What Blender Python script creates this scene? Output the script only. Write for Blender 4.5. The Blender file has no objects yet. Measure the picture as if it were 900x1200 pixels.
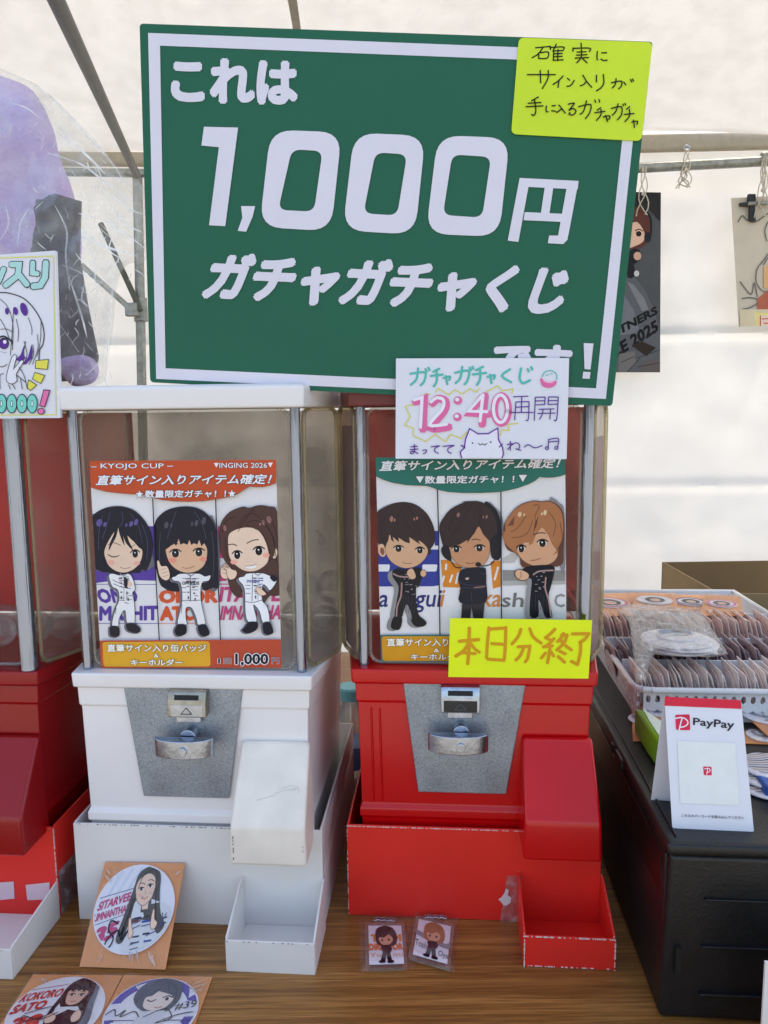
import bpy, math, random
from math import radians, sin, cos, tan, pi, sqrt, atan2, hypot
from mathutils import Vector, Matrix, noise
from mathutils.geometry import tessellate_polygon, delaunay_2d_cdt
random.seed(7)
scene = bpy.context.scene
COL = scene.collection

# ------------------------------------------------------------------ camera, world, sun, exposure
FPX = 901.0                       # focal length in pixels of a 900 x 1200 picture
PITCH, ROLL, YAW = radians(7.45), radians(-0.7), radians(4.5)
EYE = Vector((0.0, 0.0, 1.38))
cam_d = bpy.data.cameras.new('camera')
cam = bpy.data.objects.new('camera', cam_d)
COL.objects.link(cam)
scene.camera = cam
FWD = Vector((0, cos(PITCH), -sin(PITCH)))
RT0 = Vector((1, 0, 0)); UP0 = RT0.cross(FWD)
RT = RT0 * cos(ROLL) + UP0 * sin(ROLL)
UPV = UP0 * cos(ROLL) - RT0 * sin(ROLL)
m = Matrix((RT, UPV, -FWD)).transposed().to_4x4()
m.translation = EYE
cam.matrix_world = m
cam_d.sensor_fit = 'VERTICAL'
cam_d.sensor_height = 36.0
cam_d.lens = FPX / 1200 * 36.0
cam_d.clip_start = 0.02
cam_d.clip_end = 600

SUN_EL, SUN_AZ = radians(58), radians(20)      # high sun behind the tent, softened by thin cloud
world = bpy.data.worlds.new('World')
scene.world = world
world.use_nodes = True
wn = world.node_tree.nodes; wl = world.node_tree.links
sky = wn.new('ShaderNodeTexSky')
sky.sky_type = 'NISHITA'
sky.sun_disc = False
sky.sun_elevation = SUN_EL
sky.sun_rotation = SUN_AZ
sky.dust_density = 3.0
sky.air_density = 1.0
wn['Background'].inputs['Strength'].default_value = 0.15
wl.new(sky.outputs[0], wn['Background'].inputs['Color'])
sun_d = bpy.data.lights.new('sun', 'SUN')
sun_d.energy = 4.0
sun_d.angle = radians(6)
sun_d.color = (1.0, 0.95, 0.87)
sun = bpy.data.objects.new('sun', sun_d)
COL.objects.link(sun)
sd = Vector((sin(SUN_AZ) * cos(SUN_EL), cos(SUN_AZ) * cos(SUN_EL), sin(SUN_EL)))
sun.rotation_euler = (-sd).to_track_quat('-Z', 'Y').to_euler()
scene.view_settings.view_transform = 'Standard'
scene.view_settings.look = 'None'
scene.view_settings.exposure = 1.52
scene.view_settings.gamma = 1.0
scene.view_settings.use_white_balance = True          # the phone's own white balance, set for open shade
scene.view_settings.white_balance_temperature = 7250
scene.view_settings.white_balance_tint = 10
scene.cycles.max_bounces = 10
scene.cycles.diffuse_bounces = 4
scene.cycles.glossy_bounces = 4
scene.cycles.transmission_bounces = 6
scene.cycles.transparent_max_bounces = 32
scene.cycles.caustics_reflective = False
scene.cycles.caustics_refractive = False

# ------------------------------------------------------------------ frames and rays
U = Vector((cos(YAW), -sin(YAW), 0)); V = Vector((sin(YAW), cos(YAW), 0)); Z = Vector((0, 0, 1))
def L(u, v, z): return U * u + V * v + Z * z
def ray(px, py):
    return FWD + RT * ((px - 450) / FPX) - UPV * ((py - 600) / FPX)
class Plane:
    def __init__(s, o, n): s.o = Vector(o); s.n = Vector(n).normalized()
    def hit(s, px, py, lift=0.0):
        d = ray(px, py); o = s.o + s.n * lift
        return EYE + d * ((o - EYE).dot(s.n) / d.dot(s.n))
def vplane(v, lean=0.0, z0=0.0):
    """upright plane facing the camera at depth v; lean > 0 tips its top towards the viewer about height z0"""
    n = -V * cos(lean) - Z * sin(lean)
    return Plane(V * v + Z * z0, n)
def zplane(z): return Plane((0, 0, z), (0, 0, 1))
def plane3(a, b, c):
    n = (b - a).cross(c - a).normalized()
    if n.dot(EYE - a) < 0: n = -n
    return Plane(a, n)
TABLE = 0.72
def T(px, py, z=TABLE): return zplane(z).hit(px, py)
def loc_uv(p): return p.dot(U), p.dot(V)

# ------------------------------------------------------------------ materials
def lin(c):
    f = lambda x: x / 12.92 if x <= 0.04045 else ((x + 0.055) / 1.055) ** 2.4
    return tuple(f(v / 255.0) for v in c)
MATS = {}
def new_mat(name):
    mt = bpy.data.materials.new(name); mt.use_nodes = True
    nt = mt.node_tree
    return mt, nt, nt.nodes['Principled BSDF'], nt.nodes, nt.links
def pmat(name, rgb, rough=0.5, metal=0.0, nscale=30.0, namt=0.08, bump=0.0, bscale=80.0, coat=0.0, lin_rgb=False, stretch=None):
    """principled material with procedural colour variation and relief"""
    if name in MATS: return MATS[name]
    mt, nt, b, N, K = new_mat(name)
    c = rgb if lin_rgb else lin(rgb)
    tc = N.new('ShaderNodeTexCoord'); mp = N.new('ShaderNodeMapping')
    K.new(tc.outputs['Object'], mp.inputs['Vector'])
    if stretch: mp.inputs['Scale'].default_value = stretch
    nz = N.new('ShaderNodeTexNoise'); nz.inputs['Scale'].default_value = nscale; nz.inputs['Detail'].default_value = 5
    K.new(mp.outputs[0], nz.inputs['Vector'])
    rp = N.new('ShaderNodeValToRGB')
    rp.color_ramp.elements[0].position = 0.3; rp.color_ramp.elements[1].position = 0.7
    rp.color_ramp.elements[0].color = tuple(max(0, v * (1 - namt)) for v in c) + (1,)
    rp.color_ramp.elements[1].color = tuple(min(1, v * (1 + namt)) for v in c) + (1,)
    K.new(nz.outputs['Fac'], rp.inputs['Fac'])
    K.new(rp.outputs['Color'], b.inputs['Base Color'])
    mr = N.new('ShaderNodeMapRange'); mr.inputs['To Min'].default_value = max(0.02, rough - 0.06); mr.inputs['To Max'].default_value = min(1, rough + 0.08)
    K.new(nz.outputs['Fac'], mr.inputs['Value']); K.new(mr.outputs[0], b.inputs['Roughness'])
    b.inputs['Metallic'].default_value = metal
    b.inputs['Coat Weight'].default_value = coat
    if bump:
        n2 = N.new('ShaderNodeTexNoise'); n2.inputs['Scale'].default_value = bscale; n2.inputs['Detail'].default_value = 4
        K.new(mp.outputs[0], n2.inputs['Vector'])
        bp = N.new('ShaderNodeBump'); bp.inputs['Strength'].default_value = bump; bp.inputs['Distance'].default_value = 0.004
        K.new(n2.outputs['Fac'], bp.inputs['Height']); K.new(bp.outputs[0], b.inputs['Normal'])
    MATS[name] = mt
    return mt
def ink(rgb, rough=0.45):
    rgb = tuple(int(v) for v in rgb)
    mt = pmat('print_%02x%02x%02x' % rgb, rgb, rough, 0, 60, 0.03)
    mt.node_tree.nodes['Principled BSDF'].inputs['Specular IOR Level'].default_value = 0.18
    return mt
def clear_mat(name, tint=(0.93, 0.92, 0.90), gloss=0.10, rough=0.04, milky=0.03, bump=0.0, bscale=40.0, edge=0.5, milk_rgb=(0.7, 0.68, 0.62)):
    """clear sheet: mostly see-through, with reflection that grows at grazing angles and a little milkiness"""
    if name in MATS: return MATS[name]
    mt, nt, b, N, K = new_mat(name)
    N.remove(b)
    out = N['Material Output']
    tr = N.new('ShaderNodeBsdfTransparent'); tr.inputs[0].default_value = (*tint, 1)
    gl = N.new('ShaderNodeBsdfGlossy'); gl.inputs['Roughness'].default_value = rough
    df = N.new('ShaderNodeBsdfDiffuse'); df.inputs[0].default_value = (*milk_rgb, 1)
    tc = N.new('ShaderNodeTexCoord')
    nz = N.new('ShaderNodeTexNoise'); nz.inputs['Scale'].default_value = bscale; nz.inputs['Detail'].default_value = 5
    K.new(tc.outputs['Object'], nz.inputs['Vector'])
    lw = N.new('ShaderNodeLayerWeight'); lw.inputs['Blend'].default_value = 0.35
    if bump:
        bp = N.new('ShaderNodeBump'); bp.inputs['Strength'].default_value = bump; bp.inputs['Distance'].default_value = 0.01
        K.new(nz.outputs['Fac'], bp.inputs['Height'])
        K.new(bp.outputs[0], gl.inputs['Normal']); K.new(bp.outputs[0], lw.inputs['Normal'])
    ma = N.new('ShaderNodeMath'); ma.operation = 'MULTIPLY_ADD'
    K.new(lw.outputs['Fresnel'], ma.inputs[0]); ma.inputs[1].default_value = edge; ma.inputs[2].default_value = gloss * 0.3; ma.use_clamp = True
    m1 = N.new('ShaderNodeMixShader'); K.new(ma.outputs[0], m1.inputs[0]); K.new(tr.outputs[0], m1.inputs[1]); K.new(gl.outputs[0], m1.inputs[2])
    mk = N.new('ShaderNodeMapRange'); mk.inputs['From Min'].default_value = 0.45; mk.inputs['From Max'].default_value = 0.75
    mk.inputs['To Min'].default_value = milky * 0.4; mk.inputs['To Max'].default_value = milky * 2
    K.new(nz.outputs['Fac'], mk.inputs['Value'])
    m2 = N.new('ShaderNodeMixShader'); K.new(mk.outputs[0], m2.inputs[0]); K.new(m1.outputs[0], m2.inputs[1]); K.new(df.outputs[0], m2.inputs[2])
    K.new(m2.outputs[0], out.inputs['Surface'])
    MATS[name] = mt
    return mt
def fabric_mat(name, rgb, trans=0.45, namt=0.04, bump=0.25, bscale=3.0):
    if name in MATS: return MATS[name]
    mt, nt, b, N, K = new_mat(name)
    N.remove(b); out = N['Material Output']
    tc = N.new('ShaderNodeTexCoord')
    nz = N.new('ShaderNodeTexNoise'); nz.inputs['Scale'].default_value = bscale; nz.inputs['Detail'].default_value = 6; nz.inputs['Distortion'].default_value = 0.6
    K.new(tc.outputs['Object'], nz.inputs['Vector'])
    n2 = N.new('ShaderNodeTexNoise'); n2.inputs['Scale'].default_value = bscale * 9; n2.inputs['Detail'].default_value = 6
    K.new(tc.outputs['Object'], n2.inputs['Vector'])
    rp = N.new('ShaderNodeValToRGB')
    rp.color_ramp.elements[0].position = 0.3; rp.color_ramp.elements[1].position = 0.6
    rp.color_ramp.elements[0].color = tuple(v * (1 - namt * 2) for v in rgb) + (1,)
    rp.color_ramp.elements[1].color = tuple(rgb) + (1,)
    K.new(n2.outputs['Fac'], rp.inputs['Fac'])
    ad = N.new('ShaderNodeMath'); ad.operation = 'MULTIPLY_ADD'; K.new(n2.outputs['Fac'], ad.inputs[0]); ad.inputs[1].default_value = 0.12; K.new(nz.outputs['Fac'], ad.inputs[2])
    bp = N.new('ShaderNodeBump'); bp.inputs['Strength'].default_value = bump; bp.inputs['Distance'].default_value = 0.06
    K.new(ad.outputs[0], bp.inputs['Height'])
    df = N.new('ShaderNodeBsdfDiffuse'); tl = N.new('ShaderNodeBsdfTranslucent')
    for s_ in (df, tl):
        K.new(rp.outputs['Color'], s_.inputs['Color']); K.new(bp.outputs[0], s_.inputs['Normal'])
    mx = N.new('ShaderNodeMixShader'); mx.inputs[0].default_value = trans
    K.new(df.outputs[0], mx.inputs[1]); K.new(tl.outputs[0], mx.inputs[2]); K.new(mx.outputs[0], out.inputs['Surface'])
    MATS[name] = mt
    return mt

M_WHITE_PL = pmat('aged_white_plastic', (238, 234, 234), 0.34, 0, 9, 0.03, 0.04, 40)
M_CREAM_PL = pmat('yellowed_cream_plastic', (238, 229, 217), 0.42, 0, 22, 0.07, 0.12, 60)
M_RED_PL = pmat('glossy_red_plastic', (204, 8, 16), 0.20, 0, 8, 0.06, 0.03, 25)
M_DRED_PL = pmat('deep_red_plastic', (150, 6, 14), 0.24, 0, 8, 0.06, 0.03, 25)
for q_ in (M_RED_PL, M_DRED_PL): q_.node_tree.nodes['Principled BSDF'].inputs['Specular IOR Level'].default_value = 0.5
M_CHROME = pmat('chromed_tube', (150, 160, 180), 0.07, 1.0, 50, 0.05, 0.55, 260, stretch=(1, 1, 0.015))
M_STEEL = pmat('polished_steel', (172, 180, 194), 0.24, 1.0, 90, 0.15, 0.08, 200)
M_BRASSY = pmat('worn_nickel', (162, 158, 148), 0.35, 1.0, 90, 0.2, 0.1, 200)
M_WCARD = pmat('white_cardboard', (232, 228, 224), 0.6, 0, 10, 0.04, 0.06, 30)
M_RCARD = pmat('glossy_red_cardboard', (236, 46, 38), 0.38, 0, 7, 0.06, 0.05, 20)
M_TAPE = clear_mat('clear_tape', (0.85, 0.83, 0.83), 0.3, 0.2, 0.22, 0.3, 60, 0.4, (0.8, 0.75, 0.75))
M_BLACK_PL = pmat('matte_black_plastic', (17, 18, 20), 0.40, 0, 40, 0.15, 0.12, 300)
M_BLACK_IN = pmat('dark_maroon_black_plastic', (14, 6, 7), 0.35, 0, 40, 0.15, 0.05, 300)
M_CLEAR = clear_mat('clear_acrylic', (0.95, 0.93, 0.90), 0.08, 0.03, 0.09, 0.02, 8, 0.25, (0.80, 0.76, 0.70))
M_CLEARF = clear_mat('clear_acrylic_front', (0.995, 0.99, 0.985), 0.02, 0.03, 0.002, 0.02, 8, 0.07)
M_EDGE = clear_mat('amber_acrylic_edge', (0.80, 0.74, 0.58), 0.2, 0.08, 0.40, 0, 2, 0.4, (0.74, 0.66, 0.45))
M_EDGEG = clear_mat('grey_acrylic_edge', (0.86, 0.84, 0.80), 0.2, 0.08, 0.30, 0, 2, 0.4, (0.66, 0.62, 0.55))
M_FILM = clear_mat('wrinkled_clear_film', (0.975, 0.975, 0.97), 0.02, 0.2, 0.13, 0.3, 26, 0.12, (0.8, 0.8, 0.78))
M_FILM2 = clear_mat('slack_bag_film', (0.96, 0.96, 0.95), 0.04, 0.15, 0.22, 0.4, 45, 0.22, (0.80, 0.78, 0.76))
M_SLEEVE = clear_mat('clear_sleeve', (0.99, 0.99, 0.99), 0.02, 0.12, 0.01, 0.35, 60, 0.09, (0.9, 0.85, 0.8))
M_PAPER = pmat('white_paper', (226, 227, 236), 0.55, 0, 20, 0.02, 0.02, 30)
M_GPAPER = pmat('coated_poster_paper', (240, 240, 246), 0.35, 0, 20, 0.02, 0.02, 12)
M_YPAPER = pmat('fluorescent_yellow_paper', (238, 252, 22), 0.6, 0, 20, 0.03, 0.03, 12)
M_YCARD = pmat('lime_yellow_card', (206, 232, 38), 0.5, 0, 12, 0.05, 0.03, 25)
M_SIGN = pmat('dark_green_signboard', (34, 100, 78), 0.5, 0, 5, 0.04, 0.02, 200)
M_SIGN.node_tree.nodes['Principled BSDF'].inputs['Specular IOR Level'].default_value = 0.2
M_SIGNW = pmat('pale_lilac_white_print', (222, 220, 234), 0.45, 0, 25, 0.02)
M_ORANGE = pmat('orange_backing_card', (228, 150, 92), 0.45, 0, 25, 0.06)
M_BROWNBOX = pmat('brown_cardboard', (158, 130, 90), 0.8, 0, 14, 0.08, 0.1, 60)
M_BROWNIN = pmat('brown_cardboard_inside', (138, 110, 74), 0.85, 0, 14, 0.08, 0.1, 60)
M_BASKET = pmat('white_basket_plastic', (226, 226, 228), 0.35, 0, 20, 0.03)
M_TENT = fabric_mat('white_tent_canvas', (0.765, 0.775, 0.785), 0.38, 0.03, 0.35, 2.0)
M_WALL = fabric_mat('white_tent_wall', (0.80, 0.805, 0.81), 0.42, 0.015, 0.12, 1.2)
M_BEAM = fabric_mat('beige_canvas_band', (0.55, 0.50, 0.41), 0.25, 0.05, 0.2, 6)
M_TUBE = pmat('galvanised_tube', (150, 152, 146), 0.45, 0.7, 60, 0.25, 0.1, 120)
M_DTUBE = pmat('dark_grey_tube', (92, 92, 82), 0.5, 0.3, 30, 0.2, 0.1, 120)
M_ROPE = pmat('white_cord', (205, 196, 180), 0.8, 0, 200, 0.2, 0.5, 900)

def plate_mat():
    mt, nt, b, N, K = new_mat('hammered_galvanised_plate')
    tc = N.new('ShaderNodeTexCoord')
    vo = N.new('ShaderNodeTexVoronoi'); vo.feature = 'DISTANCE_TO_EDGE'; vo.inputs['Scale'].default_value = 230
    nz = N.new('ShaderNodeTexNoise'); nz.inputs['Scale'].default_value = 160; nz.inputs['Detail'].default_value = 4
    mx0 = N.new('ShaderNodeMix'); mx0.data_type = 'VECTOR'; mx0.inputs['Factor'].default_value = 0.012
    K.new(tc.outputs['Object'], mx0.inputs[4]); K.new(nz.outputs['Color'], mx0.inputs[5]); K.new(mx0.outputs[1], vo.inputs['Vector'])
    K.new(tc.outputs['Object'], nz.inputs['Vector'])
    rp = N.new('ShaderNodeValToRGB'); e = rp.color_ramp.elements
    e[0].position = 0.0; e[0].color = (0.27, 0.31, 0.36, 1); e[1].position = 0.10; e[1].color = (0.44, 0.50, 0.57, 1)
    K.new(vo.outputs['Distance'], rp.inputs['Fac'])
    n2 = N.new('ShaderNodeTexNoise'); n2.inputs['Scale'].default_value = 22; K.new(tc.outputs['Object'], n2.inputs['Vector'])
    mu = N.new('ShaderNodeMix'); mu.data_type = 'RGBA'; mu.blend_type = 'MULTIPLY'; mu.inputs['Factor'].default_value = 0.5
    K.new(rp.outputs[0], mu.inputs[6]); K.new(n2.outputs['Fac'], mu.inputs[7])
    K.new(mu.outputs[2], b.inputs['Base Color'])
    b.inputs['Metallic'].default_value = 0.55; b.inputs['Roughness'].default_value = 0.42
    bp = N.new('ShaderNodeBump'); bp.inputs['Strength'].default_value = 0.3; bp.inputs['Distance'].default_value = 0.001
    K.new(vo.outputs['Distance'], bp.inputs['Height']); K.new(bp.outputs[0], b.inputs['Normal'])
    return mt
M_PLATE = plate_mat()
def wood_mat():
    mt, nt, b, N, K = new_mat('woodgrain_laminate')
    tc = N.new('ShaderNodeTexCoord'); mp = N.new('ShaderNodeMapping')
    mp.inputs['Rotation'].default_value = (0, 0, YAW); mp.inputs['Scale'].default_value = (1.0, 46, 1)
    K.new(tc.outputs['Object'], mp.inputs['Vector'])
    nz = N.new('ShaderNodeTexNoise'); nz.inputs['Scale'].default_value = 3.2; nz.inputs['Detail'].default_value = 8; nz.inputs['Roughness'].default_value = 0.68; nz.inputs['Distortion'].default_value = 0.5
    K.new(mp.outputs[0], nz.inputs['Vector'])
    rp = N.new('ShaderNodeValToRGB'); cr = rp.color_ramp
    cr.elements[0].position = 0.30; cr.elements[0].color = (*lin((116, 72, 32)), 1)
    cr.elements[1].position = 0.72; cr.elements[1].color = (*lin((190, 134, 72)), 1)
    e = cr.elements.new(0.48); e.color = (*lin((148, 98, 46)), 1)
    e = cr.elements.new(0.56); e.color = (*lin((166, 114, 58)), 1)
    K.new(nz.outputs['Fac'], rp.inputs['Fac'])
    m2 = N.new('ShaderNodeMapping'); m2.inputs['Rotation'].default_value = (0, 0, YAW); m2.inputs['Scale'].default_value = (6, 260, 1); K.new(tc.outputs['Object'], m2.inputs['Vector'])
    n2 = N.new('ShaderNodeTexNoise'); n2.inputs['Scale'].default_value = 3; n2.inputs['Detail'].default_value = 3; K.new(m2.outputs[0], n2.inputs['Vector'])
    r2 = N.new('ShaderNodeMapRange'); r2.inputs['From Min'].default_value = 0.35; r2.inputs['From Max'].default_value = 0.6; r2.inputs['To Min'].default_value = 0.62; r2.inputs['To Max'].default_value = 1.08
    K.new(n2.outputs['Fac'], r2.inputs['Value'])
    mu = N.new('ShaderNodeVectorMath'); mu.operation = 'SCALE'; K.new(rp.outputs[0], mu.inputs[0]); K.new(r2.outputs[0], mu.inputs['Scale'])
    K.new(mu.outputs[0], b.inputs['Base Color'])
    b.inputs['Roughness'].default_value = 0.38
    bp = N.new('ShaderNodeBump'); bp.inputs['Strength'].default_value = 0.08; bp.inputs['Distance'].default_value = 0.001
    K.new(n2.outputs['Fac'], bp.inputs['Height']); K.new(bp.outputs[0], b.inputs['Normal'])
    return mt
M_WOOD = wood_mat()

# ------------------------------------------------------------------ object helpers
BASE = {}
def tag(o, label=None, cat=None, group=None, kind=None):
    if label: o['label'] = label
    if cat: o['category'] = cat
    if group: o['group'] = group
    if kind: o['kind'] = kind
    return o
def empty(name, loc, label, cat, group=None):
    o = bpy.data.objects.new(name, None); o.empty_display_size = 0.05
    COL.objects.link(o); o.location = loc; BASE[o.name] = Vector(loc)
    return tag(o, label, cat, group)
class MB:
    """collects geometry in world space, then links it as ONE mesh object"""
    def __init__(s): s.v = []; s.f = []; s.mi = []; s.mats = []
    def midx(s, mt):
        if mt is None: return 0
        if mt not in s.mats: s.mats.append(mt)
        return s.mats.index(mt)
    def raw(s, vs, fs, mt=None):
        k = len(s.v); i = s.midx(mt); s.v += [Vector(q) for q in vs]
        for f in fs: s.f.append(tuple(k + j for j in f)); s.mi.append(i)
        return s
    def box(s, a, b, F=L, mt=None):
        (x0, y0, z0), (x1, y1, z1) = a, b
        vs = [F(x, y, z) for z in (z0, z1) for y in (y0, y1) for x in (x0, x1)]
        return s.raw(vs, [(0, 2, 3, 1), (4, 5, 7, 6), (0, 1, 5, 4), (2, 6, 7, 3), (0, 4, 6, 2), (1, 3, 7, 5)], mt)
    def loft(s, rings, cap=True, mt=None):
        n = len(rings[0]); vs = [q for r in rings for q in r]; fs = []
        for k in range(len(rings) - 1):
            for i in range(n):
                j = (i + 1) % n
                fs.append((k * n + i, k * n + j, (k + 1) * n + j, (k + 1) * n + i))
        if cap:
            fs.append(tuple(reversed(range(n)))); fs.append(tuple((len(rings) - 1) * n + i for i in range(n)))
        return s.raw(vs, fs, mt)
    def tube(s, p, q, r, n=16, r2=None, mt=None):
        p = Vector(p); q = Vector(q); d = (q - p).normalized(); a = d.orthogonal().normalized(); b = d.cross(a)
        r2 = r if r2 is None else r2
        ring = lambda c, rr: [c + a * (rr * cos(2 * pi * i / n)) + b * (rr * sin(2 * pi * i / n)) for i in range(n)]
        return s.loft([ring(p, r), ring(q, r2)], True, mt)
    def path(s, pts, r, n=6, mt=None):
        for i in range(len(pts) - 1): s.tube(pts[i], pts[i + 1], r, n, mt=mt)
        return s
    def sphere(s, c, r, nu=16, nv=10, sc=(1, 1, 1), mt=None):
        rings = []
        for j in range(1, nv):
            t = pi * j / nv
            rings.append([Vector(c) + Vector((r * sc[0] * sin(t) * cos(2 * pi * i / nu), r * sc[1] * sin(t) * sin(2 * pi * i / nu), -r * sc[2] * cos(t))) for i in range(nu)])
        return s.loft(rings, True, mt)
    def slab(s, pts, n, th, mt=None):
        """polygon (world points) given thickness th along -n"""
        back = [q - n * th for q in pts]; k = len(pts)
        tris = tessellate_polygon([[Vector(q) for q in pts]])
        fs = [tuple(t) for t in tris] + [tuple(k + j for j in reversed(t)) for t in tris]
        fs += [(i, k + i, k + (i + 1) % k, (i + 1) % k) for i in range(k)]
        return s.raw(list(pts) + back, fs, mt)
    def build(s, name, mt=None, parent=None, bevel=0, smooth=False, seg=2):
        base = BASE[parent.name] if parent else Vector((0, 0, 0))
        me = bpy.data.meshes.new(name)
        me.from_pydata([v - base for v in s.v], [], s.f)
        for q in (s.mats or [mt]): me.materials.append(q)
        if s.mats: me.polygons.foreach_set('material_index', s.mi)
        me.update()
        o = bpy.data.objects.new(name, me); COL.objects.link(o)
        if parent: o.parent = parent
        BASE[o.name] = base
        if smooth:
            me.polygons.foreach_set('use_smooth', [True] * len(me.polygons))
            me.set_sharp_from_angle(angle=radians(38))
        if bevel:
            md = o.modifiers.new('bevel', 'BEVEL'); md.width = bevel; md.segments = seg; md.limit_method = 'ANGLE'; md.angle_limit = radians(28)
            md.harden_normals = False
            me.polygons.foreach_set('use_smooth', [True] * len(me.polygons))
            w = o.modifiers.new('weighted', 'WEIGHTED_NORMAL'); w.keep_sharp = False
        return o
def catmull(pts, k=6, close=True):
    n = len(pts); out = []
    rng = range(n) if close else range(n - 1)
    for i in rng:
        if close: p0, p1, p2, p3 = pts[i - 1], pts[i], pts[(i + 1) % n], pts[(i + 2) % n]
        else: p0, p1, p2, p3 = pts[max(i - 1, 0)], pts[i], pts[i + 1], pts[min(i + 2, n - 1)]
        for j in range(k):
            t = j / k
            out.append(tuple(0.5 * ((2 * p1[c]) + (-p0[c] + p2[c]) * t + (2 * p0[c] - 5 * p1[c] + 4 * p2[c] - p3[c]) * t * t + (-p0[c] + 3 * p1[c] - 3 * p2[c] + p3[c]) * t ** 3) for c in (0, 1)))
    if not close: out.append(tuple(pts[-1]))
    return out
def round_quad(q, r, k=5):
    """rounded corners for a polygon in pixel space"""
    out = []; n = len(q)
    for i in range(n):
        p = Vector(q[i]); a = (Vector(q[i - 1]) - p).normalized() * r; b = (Vector(q[(i + 1) % n]) - p).normalized() * r
        for j in range(k + 1):
            t = j / k
            out.append(tuple((p + a) * (1 - t) ** 2 + p * 2 * t * (1 - t) + (p + b) * t * t))
    return out

# ------------------------------------------------------------------ flat print: thin layers of ink on a sheet
GC = {}
def glyphs(s, off, res=3):
    key = (s, round(off, 4), res)
    if key in GC: return GC[key]
    cu = bpy.data.curves.new('glyphs', 'FONT'); cu.body = s; cu.offset = off; cu.resolution_u = res; cu.fill_mode = 'FRONT'
    ob = bpy.data.objects.new('glyphs', cu); COL.objects.link(ob)
    dg = bpy.context.evaluated_depsgraph_get(); dg.update()
    ev = ob.evaluated_get(dg); me = ev.to_mesh()
    vs = [(v.co.x, v.co.y) for v in me.vertices]; fs = [tuple(p.vertices) for p in me.polygons]
    ev.to_mesh_clear(); bpy.data.objects.remove(ob); bpy.data.curves.remove(cu)
    GC[key] = (vs, fs)
    return GC[key]
STEP = 1.6e-5
class Art:
    def __init__(s, plane, ox=0, oy=0, sc=1.0, lift=0.0004, clip=None, fn=None):
        s.outl = (); s.p = plane; s.ox, s.oy, s.sc = ox, oy, sc; s.lift = lift; s.mb = MB(); s.clip = clip; s.fn = fn
    def at(s, ox, oy, sc): s.ox, s.oy, s.sc = ox, oy, sc; return s
    def px(s, q): return (s.ox + q[0] / s.sc, s.oy + q[1] / s.sc)
    def w(s, q):
        if s.fn: return s.fn(q[0], q[1], s.lift)
        return s.p.hit(q[0], q[1], s.lift)
    def add(s, pts, fs, col):
        mt = ink(col) if isinstance(col, tuple) else col
        s.lift += STEP
        if s.clip:
            P, F = [], []
            for f in fs:
                poly = [pts[i] for i in f]
                c = s.clip; n = len(c)
                sg = 1 if sum(c[i][0] * c[(i + 1) % n][1] - c[(i + 1) % n][0] * c[i][1] for i in range(n)) > 0 else -1
                for i in range(n):
                    a, b = c[i], c[(i + 1) % n]; out = []
                    d = lambda q: sg * ((b[0] - a[0]) * (q[1] - a[1]) - (b[1] - a[1]) * (q[0] - a[0]))
                    for j in range(len(poly)):
                        p, q = poly[j - 1], poly[j]; dp, dq = d(p), d(q)
                        if dp >= 0 > dq or dp < 0 <= dq:
                            t = dp / (dp - dq); out.append((p[0] + (q[0] - p[0]) * t, p[1] + (q[1] - p[1]) * t))
                        if dq >= 0: out.append(q)
                    poly = out
                    if len(poly) < 3: break
                if len(poly) >= 3:
                    k = len(P); P += poly; F.append(tuple(range(k, k + len(poly))))
            pts, fs = P, F
        if fs: s.mb.raw([s.w(q) for q in pts], fs, mt)
        return s
    def poly(s, pts, col, smooth=0, raw=False):
        q = [s.px(a) for a in pts] if not raw else list(pts)
        if smooth: q = catmull(q, smooth)
        tris = tessellate_polygon([[Vector((a[0], a[1], 0)) for a in q]])
        s.add(q, [tuple(t) for t in tris], col)
        if s.outl and smooth and len(pts) >= 10 and col in s.outl: s.rib(pts, 3.4, (104, 70, 62) if sum(col) > 350 else (16, 14, 20), smooth, True)
        return s
    def ell(s, cx, cy, rx, ry, col, rot=0.0, n=20):
        c, d = cos(rot), sin(rot)
        return s.poly([(cx + rx * cos(2 * pi * i / n) * c - ry * sin(2 * pi * i / n) * d, cy + rx * cos(2 * pi * i / n) * d + ry * sin(2 * pi * i / n) * c) for i in range(n)], col)
    def rib(s, pts, wd, col, smooth=4, close=False, taper=0.0):
        q = [s.px(a) for a in pts]
        if smooth and len(q) > 2: q = catmull(q, smooth, close)
        if close: q = q + [q[0], q[1]]
        h = wd / s.sc / 2; n = len(q); Lf, Rt = [], []
        for i in range(n):
            a = Vector(q[max(i - 1, 0)]); b = Vector(q[min(i + 1, n - 1)]); p = Vector(q[i])
            d1 = (p - a); d2 = (b - p)
            d1 = d1.normalized() if d1.length > 1e-9 else d2.normalized(); d2 = d2.normalized() if d2.length > 1e-9 else d1
            t = (d1 + d2); t = t.normalized() if t.length > 0.2 else d1
            nn = Vector((-t.y, t.x)); k = 1 / max(0.55, abs(nn.dot(Vector((-d1.y, d1.x)))))
            hh = h * (1 - taper * abs(2 * i / (n - 1) - 1) ** 2) * k
            Lf.append(tuple(p + nn * hh)); Rt.append(tuple(p - nn * hh))
        V_ = []; F_ = []
        for a, b in zip(Lf, Rt): V_ += [a, b]
        for i in range(n - 1): F_.append((2 * i, 2 * i + 2, 2 * i + 3, 2 * i + 1))
        if not close:
            for e, o_ in ((0, 1), (n - 1, n - 2)):
                p = Vector(q[e]); d = (p - Vector(q[o_])).normalized(); nn = Vector((-d.y, d.x)); hh = h * (1 - taper)
                k = len(V_)
                V_ += [tuple(p + nn * hh), tuple(p + nn * hh * 0.6 + d * hh * 0.75), tuple(p - nn * hh * 0.6 + d * hh * 0.75), tuple(p - nn * hh)]
                F_.append((k, k + 1, k + 2, k + 3))
        return s.add(V_, F_, col)
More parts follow.
